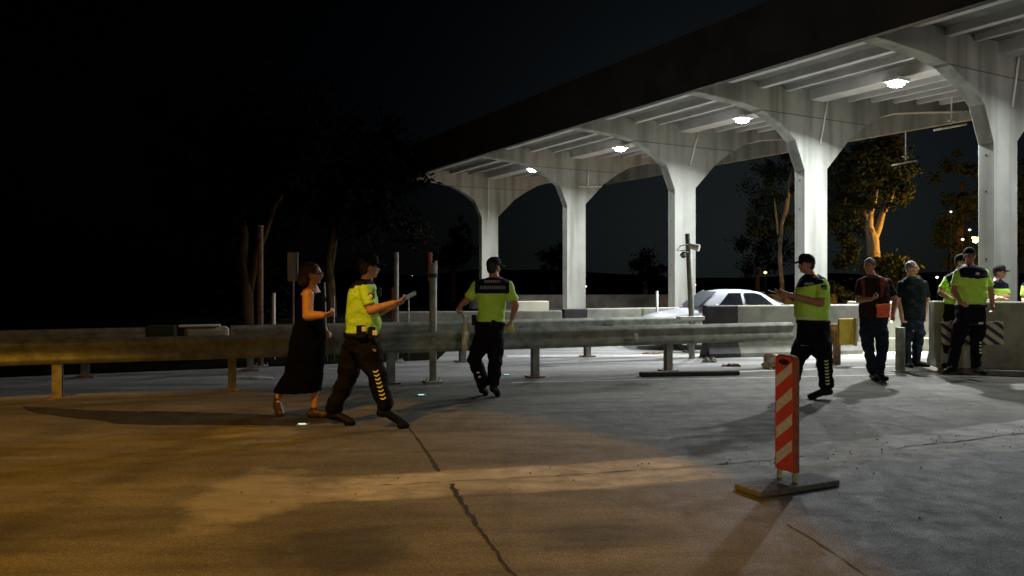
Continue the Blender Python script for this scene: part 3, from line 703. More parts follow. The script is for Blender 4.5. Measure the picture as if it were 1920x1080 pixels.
# ------------------------------------------------------------ car
def car():
    Z = 16.35; base = Vector((2.90, Z, 0)); a = math.radians(4)     # nose at base, car body runs to +X
    r = empty("parked_car", base, "white four-door saloon car facing left beneath the canopy", "car", rz=a)
    Rt = Matrix.Rotation(a, 3, 'Z')
    def q(x, y, z): return base+Rt@Vector((x, y, z))
    # stations: x, half width, sill z, shoulder z, centre top z
    st = [(0,.52,.30,.50,.56),(.06,.66,.22,.58,.64),(.25,.76,.20,.66,.72),(.6,.81,.20,.74,.80),(1.0,.83,.20,.81,.86),(1.3,.84,.20,.85,.90),(2.0,.85,.20,.87,.90),(2.9,.85,.20,.88,.92),(3.3,.83,.20,.89,.94),(3.7,.80,.22,.88,.92),(3.95,.72,.26,.80,.85),(4.02,.60,.32,.66,.70)]
    mb = MB(); vs = []
    for x, hw, z0, zs, zt in st:
        ring = [(-hw*.9, z0), (-hw, z0+.12), (-hw*1.005, (z0+zs)/2), (-hw*.985, zs-.05), (-hw*.93, zs), (-hw*.6, zt-.015), (0, zt), (hw*.6, zt-.015), (hw*.93, zs), (hw*.985, zs-.05), (hw*1.005, (z0+zs)/2), (hw, z0+.12), (hw*.9, z0)]
        vs += [q(x, y+.84, z) for y, z in ring]
    n = 13; fs = [(i*n+k, i*n+(k+1)%n, (i+1)*n+(k+1)%n, (i+1)*n+k) for i in range(len(st)-1) for k in range(n)]
    fs += [tuple(range(n)), tuple((len(st)-1)*n+k for k in range(n))]
    mb.add(vs, fs); body = mb.build("body", M_CARW, r, smooth=True)
    ss = body.modifiers.new("sub", 'SUBSURF'); ss.levels = 1; ss.render_levels = 2
    # greenhouse
    gh = [(1.12,.70,.86,.87),(1.32,.69,.86,1.03),(1.62,.62,.86,1.235),(1.95,.60,.86,1.275),(2.3,.59,.86,1.27),(2.55,.585,.86,1.225),(2.85,.62,.87,1.04),(3.05,.66,.88,.92)]
    mb = MB(); vs = []
    def side(x):      # half width at belt, half width at roof, roof z
        for (x0, w0, b0, t0), (x1, w1, b1, t1) in zip(gh[:-1], gh[1:]):
            if x0 <= x <= x1: t = (x-x0)/(x1-x0); return w0+(w1-w0)*t, t0+(t1-t0)*t
        return gh[-1][1], gh[-1][3]
    for x, hw, zb_, zt in gh:
        belt = .80
        ring = [(-belt, zb_-.05), (-(belt+hw)/2-.01, zb_+(zt-zb_)*.5), (-hw, zt-.02), (-hw*.8, zt), (0, zt+.012), (hw*.8, zt), (hw, zt-.02), ((belt+hw)/2+.01, zb_+(zt-zb_)*.5), (belt, zb_-.05)]
        vs += [q(x, y+.84, z) for y, z in ring]
    n = 9; fs = [(i*n+k, i*n+(k+1)%n, (i+1)*n+(k+1)%n, (i+1)*n+k) for i in range(len(gh)-1) for k in range(n)]
    fs += [tuple(range(n)), tuple((len(gh)-1)*n+k for k in range(n))]
    mb.add(vs, fs); roof = mb.build("roof", M_CARW, r, smooth=True)
    def wy(z, x, s=-1):
        hw, zt = side(x); t = max(0, min(1, (z-.86)/(max(zt, .9)-.86))); y = .80+(hw-.80)*t
        if t < .5: pass
        return s*(y+.022)
    for s in (-1, 1):
        for poly in (((1.47,.885),(2.06,.885),(2.05,1.215),(1.78,1.21)), ((2.14,.885),(2.62,.89),(2.76,.95),(2.50,1.175),(2.36,1.215),(2.13,1.215))):
            mb = MB(); pv = [q(x, wy(z, x, s)+.84, z) for x, z in poly]
            mb.prism(pv, (0,0,0), (Rt@Vector((0, -s*.012, 0)))); mb.build("side_window", M_GLASS, r, tri=True)
    mb = MB(); mb.prism([q(1.14,.84-.62,.90), q(1.14,.84+.62,.90), q(1.575,.84+.52,1.225), q(1.575,.84-.52,1.225)], (Rt@Vector((-.025,0,.02))), (Rt@Vector((-.015,0,.01)))); mb.build("windscreen", mat("windscreen_glass", (.10,.12,.14), .12, spec=1.0), r)
    mb = MB(); mb.prism([q(3.03,.84-.6,.955), q(3.03,.84+.6,.955), q(2.62,.84+.5,1.205), q(2.62,.84-.5,1.205)], (Rt@Vector((.02,0,.02))), (Rt@Vector((.01,0,.01)))); mb.build("rear_window", M_GLASS, r)
    for s in (-1, 1):
        mb = MB(); mb.ell(q(.16, .84+s*.60, .575), (.13, .13, .065), Rt, n=14); mb.build("headlight", M_LAMPG, r, smooth=True)
        mb = MB(); mb.ell(q(1.42, .84+s*.93, .93), (.05, .09, .06), Rt, n=12); mb.build("wing_mirror", M_CARW, r, smooth=True)
        mb = MB(); mb.box(q(3.93, .84+s*.62, .72), (.1, .2, .14), a); mb.build("tail_light", M_RED, r, bevel=.02)
    for x in (.78, 3.22):
        for s in (-1, 1):
            c = q(x, .84+s*.76, .29); ax = Rt@Vector((0, s, 0)); wh = empty("wheel", (0,0,0)); wh.parent = r
            mb = MB(); mb.tube([c-ax*.09, c-ax*.085, c+ax*.085, c+ax*.09], [.25,.29,.29,.25], 28)
            t = mb.build("tyre", M_DARK, r, smooth=False); bpy.data.objects.remove(wh); t.name = "wheel"
            mb = MB(); mb.tube([c+ax*.088, c+ax*.10], [.185,.15], 20)
            for k in range(6):
                e = Rt@Vector((math.cos(k*PI/3), 0, math.sin(k*PI/3))); mb.tube([c+ax*.1, c+ax*.098+e*.17], .018, 6)
            mb.build("rim", M_CHR, t)
    mb = MB(); mb.box(q(-.005, .84, .40), (.04, .9, .12), a); mb.build("grille", M_BLK, r, bevel=.01)
    for x in (1.36, 2.10, 2.82):
        mb = MB(); mb.box(q(x, -.012, .55), (.008, .01, .60), a); mb.build("door_seam", M_BLK, r)
    for x in (1.95, 2.68):
        mb = MB(); mb.box(q(x, -.022, .78), (.13, .02, .025), a); mb.build("door_handle", M_CHR, r, bevel=.004)
car()
# ------------------------------------------------------------ people
def heading(deg): a = math.radians(deg); return Vector((math.cos(a), math.sin(a), 0))
def head_parts(mb, c, f, k=1.0, female=False):
    """skull, jaw, nose, brow, ears around centre c facing f (up z)"""
    s = Vector((-f.y, f.x, 0)); R = Matrix((f, s, Vector((0,0,1)))).transposed()
    mb.ell(c+f*-.008*k+Vector((0,0,.022*k)), (.094*k, .074*k, .098*k), R, 20)
    mb.ell(c+f*.022*k-Vector((0,0,.038*k)), (.066*k, .056*k, .072*k), R, 16)
    mb.ell(c+f*.058*k-Vector((0,0,.088*k)), (.026*k, .026*k, .020*k), R, 12)
    mb.cap(c+f*.083*k+Vector((0,0,.012*k)), c+f*.103*k-Vector((0,0,.026*k)), .009*k, .0135*k)
    mb.ell(c+f*.075*k+Vector((0,0,.028*k)), (.018*k, .048*k, .011*k), R, 12)
    mb.ell(c+f*.083*k-Vector((0,0,.052*k)), (.014*k, .024*k, .011*k), R, 12)
    for q in (-1, 1):
        mb.ell(c+s*.076*k*q-f*.006*k-Vector((0,0,.008*k)), (.019*k, .009*k, .031*k), R, 10)
        mb.ell(c+f*.062*k+s*.036*k*q-Vector((0,0,.022*k)), (.02*k, .02*k, .018*k), R, 10)
    return s, R
def hand(mb, wr, d, nrm, curl=.5, k=1.0, thumb=1):
    """palm, four fingers, thumb; d = direction, nrm = palm normal (fingers curl towards it)"""
    d = d.normalized(); nrm = (nrm-d*nrm.dot(d)).normalized(); sd = d.cross(nrm)
    for i, (o, L) in enumerate(((-.030,.068),(-.010,.078),(.010,.074),(.030,.058))):
        kn = wr+d*.088*k+sd*o*k
        mb.cap(wr+sd*o*.5*k+d*.01, kn, .014*k, .0115*k, 8)
        a = curl*1.0+.08*i; d1 = (d*math.cos(a)+nrm*math.sin(a)); m1 = kn+d1*L*.5*k
        a2 = a+curl*1.1; d2 = (d*math.cos(a2)+nrm*math.sin(a2)); m2 = m1+d2*L*.5*k
        mb.cap(kn, m1, .0098*k, .0092*k, 8); mb.cap(m1, m2, .009*k, .0078*k, 8)
    t0 = wr+d*.03*k-sd*.026*k*thumb; t1 = t0+(d*.6-sd*.7*thumb+nrm*.35).normalized()*.042*k; t2 = t1+(d*.85-sd*.2*thumb+nrm*.45).normalized()*.036*k
    mb.cap(t0, t1, .014*k, .0115*k, 8); mb.cap(t1, t2, .011*k, .009*k, 8)
def person(label, group, Z, foot, head, hdeg, rings, split, arms, legs, shirt, pants, boots, z0=0.0, cap=None, hair=None, skin=None,
           bootlen=.27, officer=False, matfn=None, shirtmats=None, sleeve=.62, hk=1.0, footdeg=None, extra=None, glasses=False, thigh=.088, calf=.066, longs=False, toes=None, neckr=.058, armk=1.08):
    """rings: (xl, xr, y, half-depth) silhouette rows of the torso; split: row of the belt;
    arms: [(shoulder, elbow, wrist, hand_dir(3), palm(3), curl, thumb)], legs: [(hip, knee, ankle, toe_dir)] with joints (px,py,dy)"""
    skin = skin or M_SKIN
    J = lambda p: P(p[0], p[1], Z+(p[2] if len(p) > 2 else 0))
    fp = P(foot[0], foot[1], Z); fp.z = z0
    r = empty("person", fp, label, "person", group)
    f = heading(hdeg); hc = J(head)
    RG = []
    for xl, xr, y, dp in rings:
        a = P(xl, y, Z); b = P(xr, y, Z); RG.append(((a+b)/2, (b.x-a.x)/2, dp, y))
    body = MB()
    s, R = head_parts(body, hc, f, hk)
    nk = RG[0][0]
    body.cap(hc-Vector((0,0,.07))-f*.015, nk-Vector((0,0,.03)), neckr, neckr*1.08)
    body.rings([(c, a*.86, d*.86) for c, a, d, y in RG])
    for sh, el, wr, hd, pn, cu, th in arms:
        a, b, c = J(sh), J(el), J(wr)
        body.cap(a, b, .048*armk, .042*armk); body.cap(b, c, .043*armk, .029*armk); body.cap(b.lerp(c, .12), b.lerp(c, .4), .044*armk, .040*armk)
        hand(body, c, Vector(hd), Vector(pn), cu, 1.0, th)
    for hp, kn, an, td in legs:
        a, b, c = J(hp), J(kn), J(an); t = heading(td)
        body.cap(a, b, thigh*.8, .05); body.cap(b, c, .05, .036); body.cap(b.lerp(c, .2)-t*.015, b.lerp(c, .4)-t*.01, .052, .05)
        body.cap(c, c-Vector((0,0,.03))+t*(.05 if officer else .02), .033, .026)
    remesh(body, "body", skin, r, .0075, 2)
    # shirt
    if shirt:
        mb = MB(); top = [q for i, q in enumerate(RG) if i == 0 or RG[i-1][3] < split]
        mb.rings([(c, a, d) for c, a, d, y in top])
        for sh, el, wr, *_ in arms:
            a, b, c = J(sh), J(el), J(wr)
            e = a.lerp(b, sleeve) if not longs else b
            mb.cap(a, e, .068, .062 if not longs else .052)
            if longs: mb.cap(b, c.lerp(b, .1), .05, .038)
            else: mb.tube([a.lerp(e, .5), e, e+(b-a).normalized()*.035], [.066, .068, .07], 14)
        sm = shirtmats or [shirt]
        remesh(mb, "shirt", sm, r, .010, 3, .014, 7, (lambda p: matfn(p)) if matfn else None)
    # trousers
    if pants:
        mb = MB(); low = [q for i, q in enumerate(RG) if i == len(RG)-1 or RG[i+1][3] >= split]
        mb.rings([(c, a*.975, d*.975) for c, a, d, y in low])
        for hp, kn, an, td in legs:
            a, b, c = J(hp), J(kn), J(an); t = heading(td)
            mb.cap(a, b, thigh*1.12, calf*1.22); mb.cap(b, c, calf*1.22, calf*.95)
            mb.cap(a.lerp(b, .15), a.lerp(b, .6), thigh*1.15, thigh*1.02); mb.tube([b.lerp(c, .55), c, c+(c-b).normalized()*.035], [calf*1.05, calf*1.04, calf*.95], 14)
        remesh(mb, "trousers", pants, r, .011, 3, .020, 7.0)
    # belt
    if officer:
        bl = min(RG, key=lambda q: abs(q[3]-split)); c, a, d, y = bl
        mb = MB(); mb.rings([(c-Vector((0,0,.03)), a*1.04+.004, d*1.04+.004), (c+Vector((0,0,.018)), a*1.04+.004, d*1.04+.004)], 28); mb.build("belt", M_BOOT, r, smooth=True)
    # footwear
    for i, (hp, kn, an, td) in enumerate(legs):
        c = J(an); t = heading(td); tl = (toes[i] if toes else 0)
        mb = MB(); gz = max(z0, c.z-.10)
        side = Vector((-t.y, t.x, 0))
        heel = Vector((c.x, c.y, 0))-t*.045; toe = Vector((c.x, c.y, 0))+t*(bootlen-.09)
        hz = max(z0+.045, c.z-.085) ; tz = z0+.034+tl
        heel.z = hz; toe.z = tz
        mb.cap(heel, heel+t*.06, .045, .052); mb.cap(heel+t*.05+Vector((0,0,.012)), toe, .052, .042); mb.cap(toe+side*.012, toe-side*.012-t*.05, .036, .04)
        if officer: mb.cap(c.lerp(J(kn), .25), heel+t*.03, .060, .050)
        else: mb.cap(c, heel+t*.02, .042, .042)
        remesh(mb, "boot" if officer else "shoe", boots, r, .008, 2)
    # hair / cap
    if hair:
        mb = MB(); mb.ell(hc-f*.018*hk+Vector((0,0,.034*hk)), (.098*hk, .082*hk, .098*hk), R, 18, zmin=-.35)
        mb.ell(hc-f*.05*hk+Vector((0,0,-.01)), (.055*hk, .072*hk, .075*hk), R, 14)
        remesh(mb, "hair", hair, r, .009, 2, .006, 40)
    if cap:
        cf = heading(cap) if isinstance(cap, (int, float)) and not isinstance(cap, bool) else f
        cs = Vector((-cf.y, cf.x, 0)); CR = Matrix((cf, cs, Vector((0,0,1)))).transposed()
        mb = MB(); mb.ell(hc-cf*.004+Vector((0,0,.045)), (.108, .089, .098), CR, 20, zmin=-.12)
        mb.ell(hc+cf*.03+Vector((0,0,.085)), (.07, .07, .06), CR, 16)
        cp = remesh(mb, "cap", M_CAP, r, .009, 2)
        mb = MB(); n = 12; va = []; vb = []
        for i in range(n+1):
            t = PI*(i/n-.5); rim = cf*.086*math.cos(t)+cs*.080*math.sin(t); o = cf*(.086+.088*max(0, math.cos(t))**.55)*1.0+cs*.074*math.sin(t)*1.02
            o = cf*(.09+.082*math.cos(t)**.6 if math.cos(t) > 0 else .09)+cs*.078*math.sin(t)
            rim = cf*.085+cs*.078*math.sin(t)*.98-cf*.03*(1-math.cos(t))
            va.append(hc+rim+Vector((0,0,.046))); vb.append(hc+o+Vector((0,0,.036-.018*math.sin(t)**2)))
        nn = n+1; dn = Vector((0,0,-.006))
        vs = va+vb+[v+dn for v in va]+[v+dn for v in vb]
        fs = [(i, i+1, nn+i+1, nn+i) for i in range(n)]+[(2*nn+i, 3*nn+i, 3*nn+i+1, 2*nn+i+1) for i in range(n)]+[(nn+i, nn+i+1, 3*nn+i+1, 3*nn+i) for i in range(n)]
        mb.add(vs, fs); mb.build("brim", M_CAP, cp, smooth=False)
    for q in (-1, 1):
        mb = MB(); mb.ell(hc+f*.078*hk+s*.031*hk*q+Vector((0,0,.004)), (.012, .013, .009), R, 10); mb.build("eye", M_EYE, r, smooth=True)
    mb = MB(); mb.ell(hc+f*.093*hk-Vector((0,0,.054*hk)), (.006, .020, .005), R, 10); mb.build("lips", M_LIP, r, smooth=True)
    if glasses:
        mb = MB()
        for q in (-1, 1):
            c = hc+f*.100+s*.032*q+Vector((0,0,.004)); pts = [c+s*.024*math.cos(2*PI*i/12)+Vector((0,0,.018*math.sin(2*PI*i/12))) for i in range(13)]
            mb.tube(pts, .0035, 6); mb.tube([c+s*.024*q, hc+s*.080*q+Vector((0,0,.006))], .003, 6)
        mb.tube([hc+f*.10+s*.01+Vector((0,0,.008)), hc+f*.10-s*.01+Vector((0,0,.008))], .003, 6)
        mb.build("glasses", mat("red_brown_frame", (.10,.02,.015), .3), r)
    return r, J, RG
def chevrons(r, pts, Z, nrm, n=8, w=.05):
    """a row of reflective V marks down a trouser leg along px points"""
    J = lambda p: P(p[0], p[1], Z+(p[2] if len(p) > 2 else 0))
    a, b = J(pts[0]), J(pts[1]); d = (b-a)/n; nrm = Vector(nrm).normalized(); sd = d.normalized().cross(nrm).normalized()
    mb = MB(); h = d.length*.36; dn = d.normalized()
    for i in range(n):
        c = a+d*i
        for q in (-1, 1):
            o = [c+sd*q*w/2, c+dn*h*.9, c+dn*(h*.9+h), c+sd*q*w/2+dn*h]
            mb.prism([v-nrm*0 for v in o], nrm*0, nrm*.006)
    mb.build("reflective_chevrons", M_REFY, r)
def slab_part(r, name, c, dims, rz, m, bevel=.006, M=None):
    mb = MB(); mb.box(c, dims, rz, M=M); return mb.build(name, m, r, bevel=bevel)
def yoke(c, zc, drop=.0):
    return lambda p: 1 if p.z > zc else 0
HV = [M_HIVIS, M_NAVY]

# woman in black dress, walking right
Z = 8.58
r, J, RG = person("woman in a long black sleeveless dress and glasses walking right beside the guardrail", "people walking on the road", Z, (590,782), (587,514), 0,
    [(578,597,536,.05),(568,600,543,.13),(561,606,552,.17),(560,609,565,.18),(560,607,580,.17),(558,606,597,.16),(553,608,612,.17),(551,608,628,.18),(553,606,640,.17)], 640,
    [((578,553,-.19),(577,592,-.25),(605,591,-.30),(.95,-.05,.16),(0,.6,.75),.75,1), ((584,552,.17),(590,596,.22),(608,617,.12),(.7,-.2,-.5),(-.5,0,-.5),.8,-1)],
    [((568,645,.08),(550,700,.10),(520,748,.14),-60), ((590,645,-.05),(592,700,-.06),(590,766,-.05),0)],
    None, None, mat('dark_brown_shoe', (.05,.022,.012), .5), hair=M_HAIRB, glasses=True, thigh=.08, bootlen=.235, neckr=.045, armk=1.35, toes=[.0,0])
mb = MB(); rg = []
for xl, xr, y, dp in ((566,604,549,.135),(559,608,557,.175),(558,610,566,.19),(557,609,580,.18),(555,608,597,.17),(551,609,612,.18),(547,609,630,.19),(543,609,650,.20),(540,608,672,.20),(535,607,695,.20),(526,605,712,.21),(518,603,725,.215),(512,602,735,.22)):
    a, b = P(xl, y, Z), P(xr, y, Z); rg.append(((a+b)/2, (b.x-a.x)/2, dp))
mb.rings(rg, 32)
for sx, q in ((576, -.13), (582, .13)): mb.tube([P(sx-6, 556, Z+q), P(sx, 545, Z+q*1.05), P(sx+9, 545, Z+q), P(sx+16, 556, Z+q)], .02, 8)
remesh(mb, "dress", M_DRESS, r, .011, 3, .016, 6)
mb = MB(); hc = P(587,514,Z); mb.ell(hc+Vector((-.085,0,-.03)), (.085,.09,.10), None, 16); mb.ell(hc+Vector((-.05,0,.05)), (.10,.095,.09), None, 16); mb.ell(hc+Vector((-.12,0,-.08)), (.05,.07,.06), None, 12)
remesh(mb, "bun_of_hair", M_HAIRB, r, .01, 2, .02, 30)

# officer 1 with the tablet
Z = 8.03
yk = P(0, 549, Z).z
def mf1(p, c=P(684,540,Z)):
    q = p.z-yk
    near = (p.y < Z-.12) and p.x > P(672,0,Z).x
    return 1 if (p.z > P(0,541,Z).z+ (p.x-P(660,0,Z).x)*.12 and not (p.x > P(686,0,Z).x and p.z < P(0,533,Z).z) and not (near and p.z < P(0,535,Z).z)) else 0
r, J, RG = person("officer in yellow and navy shirt walking right while holding out a tablet", "people walking on the road", Z, (665,798), (692,502), 25,
    [(677,699,522,.06),(664,700,529,.15),(656,704,538,.20),(653,705,550,.21),(652,706,565,.20),(651,709,580,.195),(650,713,592,.19),(650,715,604,.185),(649,713,615,.18),(647,708,626,.18),(645,707,642,.18),(647,706,658,.16)], 622,
    [((684,541,-.19),(695,582,-.24),(738,568,-.20),(.95,.1,.22),(0,.3,.9),.55,1), ((690,542,.18),(705,588,.16),(740,573,.02),(.9,-.25,.3),(0,-.2,.9),.55,-1)],
    [((664,655,.09),(650,712,.10),(626,764,.12),-15), ((690,655,-.08),(707,705,-.10),(722,758,-.10),5)],
    M_HIVIS, M_PANTS, M_BOOT, cap=5, officer=True, matfn=mf1, shirtmats=HV, hair=M_HAIRD, thigh=.12, calf=.088, bootlen=.30, toes=[0,0])
chevrons(r, ((704,694,-.215),(720,752,-.205)), Z, (0,-1,.05), 8, .055)
slab_part(r, "radio_pouch", P(677,622,Z-.21), (.09,.05,.13), .1, M_BOOT); slab_part(r, "pouch_flap", P(683,617,Z-.235), (.05,.02,.05), .1, M_REFL)
slab_part(r, "holster", P(697,624,Z-.20), (.07,.05,.12), .1, M_BOOT); slab_part(r, "pouch_label", P(703,624,Z-.22), (.05,.02,.05), 0, M_REFL)
slab_part(r, "thigh_pocket", P(702,662,Z-.15), (.11,.05,.13), 0, M_PANTS, .015)
slab_part(r, "pocket_tape", P(696,657,Z-.19), (.10,.012,.028), 0, mat("dull_tape", (.25,.25,.24), .5), .003)
mb = MB(); q = P(695,556,Z-.262); mb.ell(q, (.034,.008,.038), None, 16); b_ = mb.build("arm_badge", M_NAVY, r, smooth=True)
mb = MB(); mb.ell(q-Vector((0,.006,0)), (.022,.006,.026), None, 14); mb.build("badge_centre", M_REFL, b_, smooth=True)
slab_part(r, "shoulder_radio", P(711,548,Z-.02), (.04,.04,.09), 0, M_BOOT)
q = P(764,557,Z-.12); o = empty("tablet", q, "flat tablet held out by the walking officer", "tablet")
mb = MB(); mb.box(q, (.19,.13,.010), M=Matrix.Rotation(-.45, 3, 'Y')@Matrix.Rotation(.3,3,'X')); mb.build("case", M_GALW, o, bevel=.003)
mb = MB(); mb.box(q+Vector((-.003,0,.0075)), (.17,.115,.003), M=Matrix.Rotation(-.45, 3, 'Y')@Matrix.Rotation(.3,3,'X')); mb.build("screen", M_SCREEN, o)

# officer seen from behind
Z = 9.9
def mf3(p): return 1 if (p.z > P(0,550.5,Z).z and P(891,0,Z).x < p.x < P(955,0,Z).x and (p.x-P(923,0,Z).x)**2 < .052) else 0
r, J, RG = person("officer seen from behind, navy lettered back panel, plastic sleeve in his left hand", "people walking on the road", Z, (918,747), (926,502), 55,
    [(916,940,519,.06),(899,950,524,.12),(891,956,531,.13),(891,955,540,.14),(893,951,552,.14),(895,949,566,.13),(895,948,582,.13),(895,947,596,.135),(892,947,605,.14),(889,946,616,.15),(889,945,628,.15),(891,943,640,.13)], 602,
    [((894,535,0),(873,565,.03),(864,572,-.02),(-.5,-.1,-.85),(.6,-.3,.1),1.0,1), ((953,536,0),(967,572,-.02),(960,597,-.08),(-.3,-.2,-.95),(-.6,-.1,0),.9,-1)],
    [((905,635,0),(890,672,-.06),(905,718,.10),80), ((930,635,0),(928,674,-.08),(926,716,0),75)],
    M_HIVIS, M_PANTS, M_BOOT, cap=50, officer=True, hair=M_HAIRD, matfn=mf3, shirtmats=HV, thigh=.105, calf=.082, skin=M_SKIN2)
rnd = random.Random(2)
for y0, x0, x1, hgt in ((525,908,937,5), (536,900,946,6)):
    x = x0; mb = MB()
    while x < x1:
        wq = rnd.uniform(2.2, 4.2); yy = P(x, y0, Z-.155); aa = (x-923)/30
        mb.box(P(x+wq/2, y0+hgt/2, Z-.150+.045*aa*aa), (wq/F*Z*.8, .012, hgt/F*Z), -aa*.25); x += wq+.45
    mb.build("lettering_line", mat("grey_print", (.22,.215,.22), .6), r)
slab_part(r, "radio_pouch", P(889,600,Z-.04), (.06,.10,.13), 0, M_BOOT)
mb = MB()
for i, (px, py, s_) in enumerate(((889,682,.05),(892,690,.05),(896,698,.05),(899,706,.05))): mb.box(P(px, py, Z-.05), (.035,.09,.02), .1)
mb.build("reflective_chevrons", M_REFL, r)
q = P(872, 625, Z-.05); o = empty("plastic_sleeve", q, "long translucent yellowish plastic sleeve hanging from the officer's left hand", "sleeve")
mb = MB(); mb.tube([P(868,583,Z-.03), P(873,598,Z-.05), P(874,625,Z-.05), P(872,650,Z-.05), P(871,660,Z-.05)], [.012,.035,.05,.048,.03], 12)
remesh(mb, "sleeve_body", M_PLASTIC, o, .01, 2, .012, 14)
mb = MB(); mb.tube([P(868,588,Z-.08), P(873,595,Z-.10), P(877,604,Z-.10)], .008, 6); mb.build("white_rim", M_WHITE, o)
q = P(957, 612, Z-.1); mb = MB(); mb.ell(q, (.045,.03,.06), None, 12); mb.ell(q+Vector((.02,0,-.04)), (.03,.03,.04), None, 12); mb.ell(q+Vector((-.03,0,-.02)), (.015,.02,.05), None, 10)
o = empty("work_gloves", q, "bunched yellow work gloves in the right hand of the officer seen from behind", "gloves"); remesh(mb, "glove_pair", mat("yellow_glove", (.6,.62,.12), .7), o, .008, 2, .008, 30)

# officer facing left
Z = 9.94
def mf4(p):
    if p.y < Z-.20 and p.x > P(1530,0,Z).x: return 0
    return 1 if p.z > P(0,539,Z).z-(p.x-P(1493,0,Z).x)*-.22 else 0
r, J, RG = person("officer in yellow shirt facing left with one arm stretched out, behind striped board", "officers in yellow shirts", Z, (1530,746), (1512,496), 185,
    [(1509,1533,514,.07),(1503,1545,521,.15),(1496,1551,531,.20),(1493,1554,544,.21),(1492,1554,558,.20),(1491,1553,572,.20),(1490,1552,584,.20),(1491,1552,594,.19),(1496,1553,602,.18),(1494,1555,614,.18),(1493,1556,630,.18),(1495,1555,648,.16)], 600,
    [((1541,531,-.18),(1539,569,-.25),(1482,553,-.27),(-.95,-.05,.18),(0,.8,.3),.4,-1), ((1505,532,.16),(1497,566,.20),(1472,551,.05),(-.95,-.1,.1),(0,.3,.9),.5,1)],
    [((1509,645,.09),(1495,672,.10),(1487,712,.16),190), ((1538,645,-.08),(1545,674,-.10),(1549,722,-.08),183)],
    M_HIVIS, M_PANTS, M_BOOT, cap=185, officer=True, matfn=mf4, shirtmats=HV, hair=M_HAIRD, skin=M_SKIN2, thigh=.125, calf=.088, bootlen=.29)
chevrons(r, ((1549,675,-.205),(1552,724,-.185)), Z, (0,-1,.05), 8, .05)
slab_part(r, "arm_badge", P(1545,541,Z-.25), (.07,.012,.09), 0, M_NAVY); slab_part(r, "badge_centre", P(1545,541,Z-.262), (.035,.008,.045), 0, mat("dull_tape", (.25,.25,.24), .5), .002)
slab_part(r, "chest_tape", P(1517,532,Z-.205), (.11,.012,.03), -.1, mat("dull_tape", (.25,.25,.24), .5), .002)
slab_part(r, "shirt_hem_tape", P(1512,597,Z-.195), (.20,.012,.025), 0, M_REFL, .002)
q = P(1452, 547, Z-.28); mb = MB(); mb.box(q, (.15,.075,.010), M=Matrix.Rotation(.3,3,'Y'))
o = empty("phone", q, "dark phone in the outstretched hand of the left-facing officer", "phone"); mb.build("phone_body", M_GLASS, o, bevel=.003)

# man in orange vest
Z = 11.76
def mf5(p):
    x = p.x/Z*F+960; y = HY-(p.z-H)/Z*F
    if y < 557 and (1611 < x < 1617 or 1644 < x < 1650+(545-y)*.2): return 1
    if y < 527 and 1648 < x < 1662: return 1
    return 0
r, J, RG = person("man in black t-shirt and open orange vest looking down at his hands", "people standing by the barriers", Z, (1640,711), (1630,499), 225,
    [(1628,1645,516,.06),(1617,1658,521,.11),(1611,1665,529,.125),(1610,1667,542,.13),(1611,1668,558,.135),(1611,1667,574,.135),(1612,1666,590,.13),(1611,1665,598,.13),(1611,1663,610,.13),(1613,1661,622,.12)], 596,
    [((1614,530,0),(1610,563,-.08),(1634,561,-.27),(.8,-.2,.4),(0,.6,.8),.8,-1), ((1664,529,0),(1679,563,.0),(1674,590,-.10),(-.1,-.1,-1),(-.8,-.3,0),.9,1)],
    [((1625,618,0),(1628,652,-.05),(1637,696,-.02),262), ((1652,618,0),(1655,650,0),(1648,697,.04),275)],
    M_TEE, M_JEANS, M_BOOT, calf=.074, thigh=.098, hair=M_HAIRD, matfn=mf5, shirtmats=[M_TEE, mat('shaded_orange_cloth', (.22,.05,.03), .8, spec=.1)], skin=M_SKIN2)  # straps are the same vest cloth, shade put into a darker orange
mb = MB(); mb.box(P(1656,582,Z-.15), (.22,.03,.20), .12); remesh(mb, "vest_flap", M_ORV, r, .01, 3, .02, 10)
q = P(1671, 603, Z-.16); mb = MB(); mb.box(q, (.03,.03,.03)); tag(mb.build("small_torch", mat("torch_glow", (1,1,1), .3, emit=(1,.9,.8), es=2.5), bevel=.006), "tiny bright light in the hand of the man in the orange vest", "torch")

# bald man in polo
Z = 13.45
r, J, RG = person("grey-haired man in dark green polo and jeans standing by the bollard", "people standing by the barriers", Z, (1712,687), (1710,503), -42,
    [(1702,1718,518,.06),(1694,1728,523,.11),(1687,1735,531,.12),(1686,1737,545,.13),(1687,1736,560,.13),(1687,1735,576,.13),(1687,1734,590,.13),(1689,1734,600,.125),(1690,1732,611,.125),(1692,1731,621,.12)], 597,
    [((1690,533,0),(1686,566,.02),(1691,592,-.08),(.1,-.2,-1),(1,0,0),.6,1), ((1733,532,0),(1739,566,.04),(1734,592,-.02),(-.1,-.2,-1),(-1,0,0),.6,-1)],
    [((1701,619,0),(1698,648,0),(1701,678,0),265), ((1722,619,0),(1720,648,0),(1718,677,0),-20)],
    M_POLO, M_JEANS, M_BOOT, calf=.074, thigh=.098, hair=M_HAIRG, skin=M_SKIN)

